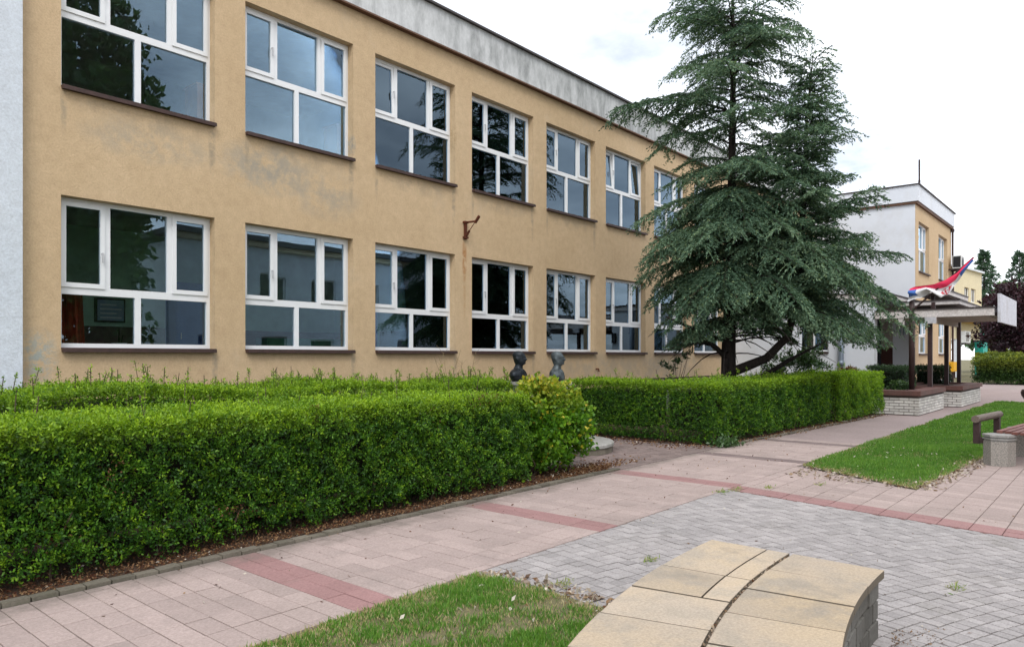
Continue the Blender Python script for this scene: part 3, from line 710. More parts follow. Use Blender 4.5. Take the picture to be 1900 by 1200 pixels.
cn = thing('entrance_canopy', 'stepped canopy of three flat slabs on brown steel posts over the entrance', 'canopy', (28, 4.6, 0))
for (x0, x1, y0, y1, z0, z1) in ((25.24, 29.2, 2.98, 6.19, 2.80, 3.03), (27.2, 33.2, 4.15, 5.86, 3.30, 3.42), (28.6, 33.8, 4.85, 5.86, 3.80, 3.94)):
    sl = MB().box(x0, y0, z0, x1, y1, z1).build('slab', 'canopy', cn)
    MB().box(x0 - .03, y0 - .03, z1, x1, y1, z1 + .035).build('edge_flashing', 'coping', sl)
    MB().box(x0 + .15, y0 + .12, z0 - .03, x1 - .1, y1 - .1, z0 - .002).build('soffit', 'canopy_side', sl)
for x in (25.3, 27.95, 30.3):
    p = MB().box(x - .06, 4.57, .66, x + .06, 4.69, 2.768 if x < 29 else 3.298).build('post', 'steel', cn)
    MB().box(x - .1, 4.53, .64, x + .1, 4.73, .66).build('base_plate', 'steel', p)
for x in (25.9, 29.5): MB().box(x - .05, 4.6, 3.066, x + .05, 4.7, 3.298).build('stub_post', 'steel', cn)
for x in (29.2, 32.0): MB().box(x - .05, 5.2, 3.456, x + .05, 5.3, 3.798).build('stub_post', 'steel', cn)
sb = thing('sign_board', 'large blank white board fixed to the outer edge of the entrance canopy', 'sign board', (29, 2.9, 2.66))
MB().box(25.36, 2.83, 2.60, 29.4, 2.90, 3.44).build('board', 'panelgrey', sb)
MB().box(25.5, 2.902, 2.84, 29.2, 2.978, 2.90).build('rail', 'steel', sb)
sb2 = thing('hanging_board', 'blank grey and tan board hung between posts beneath the canopy', 'sign board', (27, 4.5, 2.5))
MB().box(25.18, 4.44, 2.60, 28.9, 4.50, 2.79).build('board', 'paneltan', sb2)
MB().box(25.10, 4.44, 2.60, 25.178, 4.74, 2.79).build('end_board', 'panelgrey', sb2)

fp = thing('flag_post', 'brown steel post in the brick planter carrying the slanted flagpole', 'post', (22.8, 4.63, .64))
MB().tube([(22.8, 4.63, .64), (22.8, 4.63, 3.46)], .075, 10).build('post', 'steel', fp, smooth=True)
MB().tube([(22.8, 4.63, .64), (22.8, 4.63, .67)], .13, 12).build('base_plate', 'steel', fp)
MB().box(22.72, 4.62, 2.44, 22.86, 4.96, 2.48).build('cross_arm', 'steel', fp); MB().box(22.74, 4.82, 2.48, 22.84, 4.96, 2.66).build('lamp_box', 'canopy', fp)
MB().tube([(22.72, 4.62, 2.86), (22.72, 3.13, 4.25)], [.028, .02], 8).build('pole', 'steel', fp)

# flag: cloth blown back from the pole tip, folded along its length
FX_ = 22.66
top = [(3.13, 4.24), (3.35, 4.03), (3.54, 3.85), (3.79, 3.66), (4.05, 3.58), (4.30, 3.56), (4.50, 3.545), (4.66, 3.50)]
bot = [(3.15, 4.17), (3.38, 3.80), (3.56, 3.50), (3.72, 3.27), (3.86, 3.20), (4.16, 3.40), (4.38, 3.22), (4.70, 3.14)]
def lerp_path(p, t):
    t *= len(p) - 1; i = min(int(t), len(p) - 2); f = t - i
    return (p[i][0] * (1 - f) + p[i + 1][0] * f, p[i][1] * (1 - f) + p[i + 1][1] * f)
nu, nv = 56, 20; V = []; UV = []
for i in range(nu + 1):
    u = i / nu; a = lerp_path(top, u); b = lerp_path(bot, u)
    for j in range(nv + 1):
        v = j / nv
        x = FX_ + .07 * math.sin(v * 7 + u * 9) * (.3 + v) + .05 * math.sin(u * 23 + v * 3) * v
        V.append((x, a[0] * (1 - v) + b[0] * v + .02 * math.sin(v * 11 + u * 17), a[1] * (1 - v) + b[1] * v + .012 * math.sin(u * 31 + v * 5) * v)); UV.append((u, v))
F = [(i * (nv + 1) + j, (i + 1) * (nv + 1) + j, (i + 1) * (nv + 1) + j + 1, i * (nv + 1) + j + 1) for i in range(nu) for j in range(nv)]
m, nt, p = newmat('flag_cloth')
us = attr(nt, 'fu'); vs_ = attr(nt, 'fv')
c = ramp(nt, vs_, [(0, (.62, .03, .06)), (.36, (.62, .03, .06)), (.37, (.05, .12, .42)), (.375, (.05, .12, .42))])
# the blue and white stripes show where the folds open
red_lim = maprange(nt, us, 0, 1, .62, .16)
isred = math_(nt, 'LESS_THAN', vs_, red_lim)
fold = math_(nt, 'MULTIPLY', math_(nt, 'GREATER_THAN', math_(nt, 'ABSOLUTE', math_(nt, 'SUBTRACT', us, .54)), .34), 1.)
blue_lim = math_(nt, 'ADD', red_lim, maprange(nt, fold, 0, 1, -.02, .50))
isblue = math_(nt, 'LESS_THAN', vs_, blue_lim)
c = mix(nt, isblue, (.72, .72, .74), (.06, .16, .50)); c = mix(nt, isred, c, (.78, .03, .10))
nt.links.new(c, p.inputs['Base Color']); p.inputs['Roughness'].default_value = .8
M['flag'] = m
flag = fast('flag', V, F, 'flag', None, (22.7, 3.14, 4.2), fu=[u for u, v in UV], fv=[v for u, v in UV]); flag.data.polygons.foreach_set('use_smooth', [True] * len(F))
tag(flag, 'red, blue and white flag with a red crest, blown back along its slanted pole', 'flag')
def flag_pt(u, v, off=.0):
    a = lerp_path(top, u); b = lerp_path(bot, u)
    x = FX_ + .07 * math.sin(v * 7 + u * 9) * (.3 + v) + .05 * math.sin(u * 23 + v * 3) * v
    return (x - off, a[0] * (1 - v) + b[0] * v + .02 * math.sin(v * 11 + u * 17), a[1] * (1 - v) + b[1] * v + .012 * math.sin(u * 31 + v * 5) * v)
M['crest'] = mat('crest_print', (.6, .05, .07), rough=.8); M['crestw'] = mat('crest_white', (.75, .75, .76), rough=.8)
cb = MB()
def strip(pts, wd, off):
    for k in range(len(pts) - 1):
        (u0, v0), (u1, v1) = pts[k], pts[k + 1]; d = math.hypot(u1 - u0, (v1 - v0)) or 1; nx, ny = -(v1 - v0) / d * wd, (u1 - u0) / d * wd
        cb.add([flag_pt(u0 - nx, v0 - ny, off), flag_pt(u1 - nx, v1 - ny, off), flag_pt(u1 + nx, v1 + ny, off), flag_pt(u0 + nx, v0 + ny, off)], [(0, 1, 2, 3)])
U0, V0 = .45, .76
strip([(U0 - .07, V0 - .16), (U0 - .055, V0 + .1), (U0, V0 + .2), (U0 + .055, V0 + .1), (U0 + .07, V0 - .16), (U0 - .07, V0 - .16)], .008, .008)
strip([(U0, V0 - .16), (U0, V0 + .2)], .012, .008); strip([(U0 - .065, V0), (U0 + .065, V0)], .012, .012)
strip([(U0 - .02, V0 - .22), (U0 + .02, V0 - .22)], .025, .008)
strip([(U0 - .1, V0 - .1), (U0 - .07, V0 + .08)], .012, .008); strip([(U0 + .1, V0 - .1), (U0 + .07, V0 + .08)], .012, .008)
cb.build('crest', 'crest', flag)

# ------------------------------------------------------------------ far wing
wing = thing('school_wing', 'far two-storey school wing with white end wall and two columns of windows', 'school wing', (34.4, 6.85, 0))
WX, WY, WE = 34.4, 6.85, 42.6
whx = (35.05, 39.35)
wh = [(x, x + OW, z0, z1) for x in whx for z0, z1 in ((LZ0, LZ1), (UZ0, UZ1))]
wall_grid(MB(), WX, WE, .5, 8.10, wh, .30, lambda a, d, z: (a, WY + d, z)).build('wall', 'ochre', wing)
MB().box(WX - .02, WY - .02, -.1, WE, WY + .28, .5).build('plinth', 'white', wing)
MB().box(WX - .012, WY + .004, -.1, WX + .28, 20, 8.10).build('end_wall', 'white', wing)
MB().box(WE - .012, WY + .31, -.1, WE, 20, 8.10).build('side_wall', 'white', wing)
MB().box(WX - .14, WY - .14, 8.16, WE + .1, 20, 8.84).build('parapet', 'white', wing)
MB().box(WX - .10, WY - .10, 8.06, WE + .06, 20, 8.158).build('cornice', 'trim', wing)
MB().box(WX - .2, WY - .2, 8.84, WE + .15, 20, 8.885).build('coping', 'coping', wing)
MB().box(WX + .3, WY + 3, .2, WE - .1, WY + 3.1, 8).build('room_wall', 'room', wing)
for (z0) in (.8, 4.3): MB().box(WX + .3, WY + .31, z0 - .1, WE - .1, WY + 3, z0).build('room_floor', 'roomfloor', wing)
for x in whx:
    window(WL, wing, x, WY, LZ0); window(WU, wing, x, WY, UZ0)
ant = thing('antenna_mast', 'thin dark mast standing on the roof of the far wing', 'antenna', (37.5, 7.3, 8.8))
MB().tube([(37.5, 7.3, 8.8), (37.5, 7.3, 9.7)], .05, 8).build('lower_mast', 'steel', ant); MB().tube([(37.5, 7.3, 9.7), (37.5, 7.3, 10.65)], .038, 8).build('upper_mast', 'steel', ant)
MB().tube([(37.42, 7.3, 9.2), (37.40, 7.3, 10.55), (37.5, 7.3, 10.62)], .008, 5).build('wire', 'black', ant)
ac = thing('air_conditioner', 'white outdoor air conditioner high on the right edge of the far wing', 'air conditioner', (42.2, 6.5, 6.0))
MB().box(41.75, 6.28, 5.98, 42.65, 6.66, 6.62).build('casing', 'ac', ac)
MB().box(41.742, 6.31, 6.03, 41.749, 6.63, 6.57).build('side_grille', 'black', ac); MB().lathe([(.24, 6.27)], 42.2, 6.3, 3, False) if 0 else None
MB().tube([(42.15, 6.279, 6.3), (42.15, 6.262, 6.3)], .24, 18).build('fan_grille', 'black', ac)
MB().box(41.8, 6.3, 5.9, 41.86, 6.84, 5.975).box(42.5, 6.3, 5.9, 42.56, 6.84, 5.975).build('bracket', 'steel', ac)
dp2 = thing('downpipe', 'thin dark downpipe at the right corner of the far wing', 'downpipe', (42.5, 6.8, 0))
MB().tube([(42.45, 6.76, .1), (42.45, 6.76, 8.0)], .05, 8).build('pipe', 'steel', dp2); MB().tube([(42.45, 6.76, 7.9), (42.45, 6.76, 8.06)], .09, 8).build('hopper', 'steel', dp2)
yb = thing('yellow_box', 'small yellow utility box at the foot of the far wing', 'utility box', (41.8, 6.6, .8))
MB().box(41.35, 6.55, .84, 42.3, 6.82, 1.32).build('body', 'yellow', yb); MB().box(41.42, 6.538, .88, 42.23, 6.548, 1.28).build('door', 'yellow', yb); MB().box(41.5, 6.6, .5, 41.56, 6.66, .84).box(42.1, 6.6, .5, 42.16, 6.66, .84).build('leg', 'steel', yb)

# ------------------------------------------------------------------ cream house far behind
ch = thing('cream_house', 'cream house with small paired windows and a dark porch beyond the wing', 'house', (63.8, 9.9, 0))
ang = R(-6.2)
def cw(s, d, z): return (63.2 + s * math.cos(ang) - d * math.sin(ang) * 1, 9.97 + s * math.sin(ang) + d * math.cos(ang), z)
def cbox(s0, d0, z0, s1, d1, z1):
    vs = [cw(s, d, z) for z in (z0, z1) for s, d in ((s0, d0), (s1, d0), (s1, d1), (s0, d1))]
    return MB().add(vs, [(3, 2, 1, 0), (4, 5, 6, 7), (0, 1, 5, 4), (1, 2, 6, 5), (2, 3, 7, 6), (3, 0, 4, 7)])
b = MB(); wall_grid(b, 0, 7.4, 5.0, 8.4, [(2.6, 3.9, 5.9, 7.0), (4.4, 5.7, 5.9, 7.0)], .25, lambda a, d, z: cw(a, d, z)); b.build('upper_wall', 'cream', ch)
cbox(-.4, -.5, 4.75, 9.2, 0.3, 5.0).build('cornice', 'white', ch); cbox(-.4, -1.2, 4.2, 9.2, .3, 4.75).build('eaves_band', 'yellow', ch)
cbox(0, -.1, 2.9, 7.0, .2, 4.2).build('spandrel', 'cream', ch); cbox(0, 3.0, 0, 7.0, 3.2, 2.9).build('porch_back_wall', 'paneltan', ch)
cbox(-.1, -.2, 8.4, 7.5, 6, 8.55).build('roof', 'white', ch); cbox(0, .26, 5, 7.4, 6, 8.4).build('side_wall', 'cream', ch)
cbox(6.6, -.3, 0, 7.9, .3, 4.4).build('teal_pier', 'teal', ch); cbox(.1, -.3, 0, .5, 0.1, 2.9).build('porch_pier', 'white', ch)
for a in (2.6, 4.4):
    wf = cbox(a, .1, 5.9, a + 1.3, .2, 5.98).build('window', 'pvc', ch); cbox(a + .6, .1, 5.98, a + .7, .2, 6.94).build('mullion', 'pvc', wf)
    cbox(a, .1, 5.98, a + .08, .2, 7.0).build('jamb', 'pvc', wf); cbox(a + 1.22, .1, 5.98, a + 1.3, .2, 7.0).build('jamb', 'pvc', wf)
    for s in (a + .08, a + .7): cbox(s, .14, 5.98, s + .52, .15, 6.94).build('pane', 'door_dark', wf)
ac2 = thing('air_conditioner', 'low white air conditioner box on the cream house above the porch', 'air conditioner', cw(.8, -.5, 2.6))
cbox(.2, -.7, 2.62, 1.5, -.31, 3.5).build('casing', 'ac', ac2); cbox(.3, -.712, 2.72, 1.1, -.702, 3.4).build('fan_grille', 'concrete', ac2); cbox(.3, -.7, 2.5, 1.4, -.12, 2.6).build('bracket', 'steel', ac2)
def chair(s, d, label):
    t = thing('red_chair', label, 'chair', cw(s, d, 0))
    cbox(s, d, .42, s + .45, d + .45, .47).build('seat', 'redchair', t); cbox(s, d + .41, .47, s + .45, d + .45, .92).build('backrest', 'redchair', t)
    for a, e in ((0, 0), (.4, 0), (0, .4), (.4, .4)): cbox(s + a, d + e, 0, s + a + .05, d + e + .05, .419).build('leg', 'redchair', t)
chair(3.0, .9, 'red chair on the porch of the cream house, nearer the pier'); chair(4.1, 1.2, 'red chair on the porch of the cream house, nearer the teal pier')

# ------------------------------------------------------------------ planters of white brick
def planter(x0, x1, y0, y1, h, label, soil=True):
    t = thing('brick_planter', label, 'planter', ((x0 + x1) / 2, (y0 + y1) / 2, 0))
    MB().box(x0 + .02, y0 + .02, -.05, x1 - .02, y1 - .02, h - .135).build('core', 'brick_joint', t)
    BL, BH, G = .245, .062, .016
    bm = {}
    def brick(l, ax, x, y, z):
        k = (round(l, 2), ax)
        if k not in bm:
            b = MB().box(-l / 2, -.03, 0, l / 2, .03, BH) if ax == 'x' else MB().box(-.03, -l / 2, 0, .03, l / 2, BH)
            bm[k] = b.mesh('brick', 'brick_white')
        o = link('brick', bm[k], t, Vector((x, y, z)) - origin(t)); o.location += Vector((random.uniform(-.003, .003), random.uniform(-.003, .003), 0))
    rows = int((h - .145) / (BH + G))
    for r_ in range(rows):
        z = .012 + r_ * (BH + G); off = 0 if r_ % 2 else BL / 2
        for ax, lo, hi, fix in (('y', y0, y1, x0 + .03), ('x', x0, x1, y0 + .03)):
            s = lo + (.062 if ax == 'x' else 0) - off
            while s < hi - .02:
                a, b = max(s, lo + (.062 if ax == 'x' else 0)), min(s + BL, hi)
                if b - a > .04:
                    c_ = (a + b) / 2
                    brick(b - a - G, ax, *( (c_, fix) if ax == 'x' else (fix, c_)), z)
                s += BL
    z0, z1, w_ = h - .13, h, .36
    for bx in ((x0 - .05, y0 - .05, x1 + .05, y0 + w_), (x0 - .05, y1 - w_, x1 + .05, y1 + .02), (x0 - .05, y0 + w_ + .004, x0 + w_, y1 - w_ - .004), (x1 - w_, y0 + w_ + .004, x1 + .05, y1 - w_ - .004)):
        MB().box(bx[0], bx[1], z0, bx[2], bx[3], z1).build('coping', 'cap_red', t)
    MB().box(x0 + w_ + .004, y0 + w_ + .004, h - .2, x1 - w_ - .004, y1 - w_ - .004, h - .05).build('soil', 'soil', t)
    return t
planter(21.95, 25.4, 4.28, 6.0, .66, 'low white brick planter with red-brown coping, the nearer one with the flag post')
planter(26.45, 30.4, 3.98, 6.0, .66, 'low white brick planter with red-brown coping, the one beyond the flag post planter')

# ------------------------------------------------------------------ round step and busts
st = thing('round_platform', 'round grey concrete step in the paved nook under the two busts', 'platform', (9.9, 7.5, 0))
MB().lathe([(1.0, .10), (1.03, .105), (1.03, .15), (1.01, .165), (.02, .165)], 9.9, 7.5, 48).build('slab', 'concrete', st)
for k in range(40):
    a = 2 * math.pi * k / 40; o = MB().box(-.085, -.035, 0, .072, .035, .098).build('edge_block', 'edging', st)
    o.location = Vector((9.9 + .97 * math.cos(a), 7.5 + .97 * math.sin(a), -.001)) - origin(st); o.rotation_euler = (0, 0, a + math.pi / 2)
    o.data.transform(__import__('mathutils').Matrix.Translation(origin(st)))
def bust(x, y, ztop, face, m, label, wide, cap):
    t = thing('bust', label, 'bust', (x, y, .166))
    zs = ztop - .52
    MB().box(x - .17, y - .15, .168, x + .17, y + .15, zs - .06).build('pedestal', 'concrete', t)
    MB().box(x - .2, y - .18, zs - .058, x + .2, y + .18, zs).build('pedestal_cap', 'concrete', t)
    # rings: z above base, half width, half depth, forward offset
    rings = [(0, .13 * wide, .10, 0), (.04, .20 * wide, .12, 0), (.10, .235 * wide, .125, -.005), (.155, .225 * wide, .115, -.01), (.19, .17 * wide, .095, -.01), (.212, .105, .08, -.005),
             (.235, .078, .078, .0), (.265, .066, .070, .008), (.285, .062, .075, .022), (.300, .066, .090, .030), (.325, .073, .100, .028), (.355, .078, .104, .022), (.385, .081, .108, .016),
             (.42, .083, .110, .010), (.455, .081, .108, .004), (.485, .072, .097, 0), (.507, .052, .072, -.003), (.518, .025, .036, -.004), (.521, .004, .006, -.004)]
    n = 40; V = []; 
    cf, sf = math.cos(face), math.sin(face)
    fine = []
    for i in range(len(rings) - 1):
        for s in range(3):
            f = s / 3; fine.append(tuple(rings[i][k] * (1 - f) + rings[i + 1][k] * f for k in range(4)))
    fine.append(rings[-1])
    for z, rx, ry, off in fine:
        for k in range(n):
            q = 2 * math.pi * k / n; lx, ly = rx * math.sin(q), ry * math.cos(q) + off
            front = max(0, math.cos(q))
            ga = lambda c, s: math.exp(-((z - c) / s) ** 2)
            side = abs(math.sin(q))
            ly += front ** 26 * .034 * ga(.375, .018) + front ** 20 * .016 * ga(.405, .03)            # nose
            ly += front ** 6 * .010 * ga(.425, .010) + front ** 8 * .012 * ga(.302, .016) + front ** 14 * .009 * ga(.342, .010)   # brow, chin, lips
            ly -= front ** 14 * .006 * ga(.328, .006)
            eye = math.exp(-((q if q < math.pi else q - 2 * math.pi) ** 2 - .0) / .02)
            qq = abs(q if q < math.pi else q - 2 * math.pi)
            ly -= .016 * math.exp(-((qq - .38) / .14) ** 2) * ga(.405, .013)                           # eye sockets
            lx += math.copysign(1, math.sin(q)) * .022 * math.exp(-((qq - 1.75) / .16) ** 2) * ga(.385, .032) if abs(math.sin(q)) > .05 else 0   # ears
            if cap: 
                k_ = 1 + .045 * max(0, min(1, (z - .43) / .02)); lx *= k_; ly = off + (ly - off) * k_
            if z < .21: ly += .018 * front ** 3 * math.sin(abs(lx) * 60)                             # lapels
            V.append((x + lx * cf - ly * sf, y + lx * sf + ly * cf, zs + z))
    F = [(i * n + k, i * n + (k + 1) % n, (i + 1) * n + (k + 1) % n, (i + 1) * n + k) for i in range(len(fine) - 1) for k in range(n)]
    o = MB().add(V, F).add([V[k] for k in range(n)], [tuple(range(n - 1, -1, -1))]).build('figure', m, t, smooth=True)
bust(9.58, 8.02, 1.69, R(180 + 22), 'bronze', 'dark bronze bust of a man with smooth capped head and broad shoulders', 1.22, True)
bust(10.02, 7.52, 1.685, R(180 + 22), 'bronze2', 'greyer weathered bronze bust with bare head and narrow chest', .74, False)

# ------------------------------------------------------------------ seat wall in front
sw = thing('curved_seat_wall', 'curved low seat wall topped with sand-coloured slabs', 'seat wall', (3.4, 1.5, 0))
SCX, SCY, SR = 4.45, -4.35, 5.93
def sp(a, r_): return (SCX + r_ * math.sin(a), SCY + r_ * math.cos(a))
TOPZ, ST = .385, .045
step = .418 / SR
def arc_poly(a0, a1, r0, r1, n=4, g=.009):
    a0 += g / SR; a1 -= g / SR; r0 += g * .6; r1 -= g * .6
    return [sp(a0 + (a1 - a0) * k / n, r0) for k in range(n + 1)] + [sp(a1 - (a1 - a0) * k / n, r1) for k in range(n + 1)]
def ccw(p):
    ar = sum(p[i][0] * p[(i + 1) % len(p)][1] - p[(i + 1) % len(p)][0] * p[i][1] for i in range(len(p)))
    return p if ar > 0 else p[::-1]
rin, rout = SR - .50, SR + .50
for i in range(8):
    a1 = .012 - i * step; a0 = a1 - step
    dz = random.uniform(-.003, .003)
    rows_ = [(rin - .03, SR - .004)]
    rows_ += [(SR + .006, SR + .15), (SR + .15, rout + .03)] if i < 2 else [(SR + .006, rout + .03)]
    for r0, r1 in rows_:
        sh = -.045 if r0 > SR - .1 else 0
        p = ccw(arc_poly(a0 + sh, a1 + sh if i or sh == 0 else .012, r0, r1))
        c_ = (sum(q[0] for q in p) / len(p), sum(q[1] for q in p) / len(p))
        o = MB().prism(p, TOPZ - ST, TOPZ, .004).build('slab', 'slab', sw, at=(c_[0], c_[1], TOPZ)); o.location.z += dz; o.rotation_euler = (random.uniform(-.004, .004), random.uniform(-.004, .004), 0)
MB().prism(ccw(arc_poly(.0 - 9 * step, .004, rin + .055, rout - .055, 20)), -.05, TOPZ - .016).build('core', 'sandjoint', sw)
# side blocks: three courses, split face
CH = (TOPZ - ST - .004) / 3
for r_ in range(3):
    a = .004 + (.0 if r_ % 2 else 0); k = 0
    while a > -8 * step:
        wdt = (.21 if not (k == 0 and r_ % 2) else .11) / rin
        for rr0, rr1 in ((rin, rin + .06), (rout - .06, rout)):
            p = ccw(arc_poly(a - wdt, a, rr0 - random.uniform(0, .012), rr1, 2, .008)); c_ = (sum(q[0] for q in p) / 6, sum(q[1] for q in p) / 6)
            MB().prism(p, r_ * CH + .006, (r_ + 1) * CH - .005, .008).build('side_block', 'sidestone', sw, at=(c_[0], c_[1], r_ * CH))
        a -= wdt; k += 1
    for k in range(4):
        r0 = rin + .065 + k * .22; r1 = min(r0 + .215, rout - .065)
        p = ccw(arc_poly(-.008, .006, r0, r1, 1, .004)); c_ = (sum(q[0] for q in p) / 4, sum(q[1] for q in p) / 4)
        MB().prism(p, r_ * CH + .006, (r_ + 1) * CH - .005, .008).build('side_block', 'sidestone', sw, at=(c_[0], c_[1], r_ * CH))
# gravel packed in the joint
n = 260; aa = rng.uniform(-8 * step, .0, n)
P = np.array([sp(a, SR + rng.uniform(-.007, .009)) for a in aa]); P = np.c_[P, np.full(n, TOPZ - .010)]
gv = leaves('joint_gravel', P, rnd(n) + [0, 0, .3], rng.uniform(.01, .022, n), rng.uniform(.01, .018, n), rng.uniform(.3, 1, n), rng.uniform(0, .5, n), 'litter', sw, at=tuple(origin(sw))); gv['kind'] = 'stuff'

# ------------------------------------------------------------------ park bench
pb = thing('park_bench', 'wooden slat bench on exposed aggregate blocks with a low log back rail', 'bench', (13.2, 1.4, 0))
def rot(x, y, a=R(-6)): return (12.7 + (x) * math.cos(a) - y * math.sin(a), 1.43 + x * math.sin(a) + y * math.cos(a))
def block(s):
    cx_, cy_ = rot(s, 0); b = MB()
    def ring(r_): return [(cx_ + r_ * math.cos(2 * math.pi * (k + .5) / 6 + .1), cy_ + r_ * math.sin(2 * math.pi * (k + .5) / 6 + .1)) for k in range(6)]
    sup = MB().prism(ring(.20), 0, .36).build('support', 'aggregate', pb)
    MB().prism(ring(.19), .36, .385).prism(ring(.212), .385, .405).prism(ring(.19), .405, .425).prism(ring(.215), .425, .462, .01).build('cap', 'concrete', sup)
block(0); block(1.45)
for k in range(5):
    y0 = .02 - k * .105
    vs = [rot(sx, yy) for sx, yy in ((-.02 if k > 1 else .1, y0 - .037), (1.75, y0 - .037), (1.75, y0 + .037), (-.02 if k > 1 else .1, y0 + .037))]
    MB().prism(ccw(vs), .464, .502, .004).build('slat', 'slat', pb)
for s in (.0, 1.15):
    a, b2 = rot(s, .3), rot(s, .36)
    q = [rot(s - .03, .22), rot(s + .03, .22), rot(s + .03, .32), rot(s - .03, .32)]
    q2 = [rot(s - .03, .0), rot(s + .03, .0), rot(s + .03, .32), rot(s - .03, .32)]
    MB().prism(ccw([rot(s - .05, .245), rot(s + .05, .245), rot(s + .05, .325), rot(s - .05, .325)]), .30, .62).build('back_post', 'steel', pb)
    MB().prism(ccw([rot(s - .045, .1), rot(s + .045, .1), rot(s + .045, .242), rot(s - .045, .242)]), .31, .40).build('back_bracket', 'steel', pb)
MB().tube([(*rot(-.09, .285), .665), (*rot(1.3, .285), .665)], .054, 12).build('back_rail', 'log', pb)
pt_ = thing('bowl_planter', 'dark rounded bowl planter half cut by the right picture edge on the far paving', 'planter', (30.3, 2.58, 0))
MB().lathe([(.2, 0), (.3, .06), (.42, .25), (.44, .36), (.40, .46), (.36, .46), (.33, .38)], 30.45, 2.38, 24).build('bowl', 'steel', pt_, smooth=True); MB().lathe([(.34, .40), (.02, .42)], 30.45, 2.38, 24).build('soil', 'soil', pt_)
rl = thing('low_railing', 'low dark metal railing along the foot of the ochre wall behind the hedge', 'railing', (18.5, 9.9, 0))
for k in range(24): MB().box(16.0 + k * .25 - .012, 9.888, .06 if k % 4 else -.02, 16.0 + k * .25 + .012, 9.912, .955).build('bar', 'steel', rl)
MB().box(15.9, 9.88, .957, 22.0, 9.92, 1.0).build('top_rail', 'steel', rl); MB().box(15.9, 10.2, 0, 22.2, 10.98, .62).build('step_wall', 'concrete', rl)

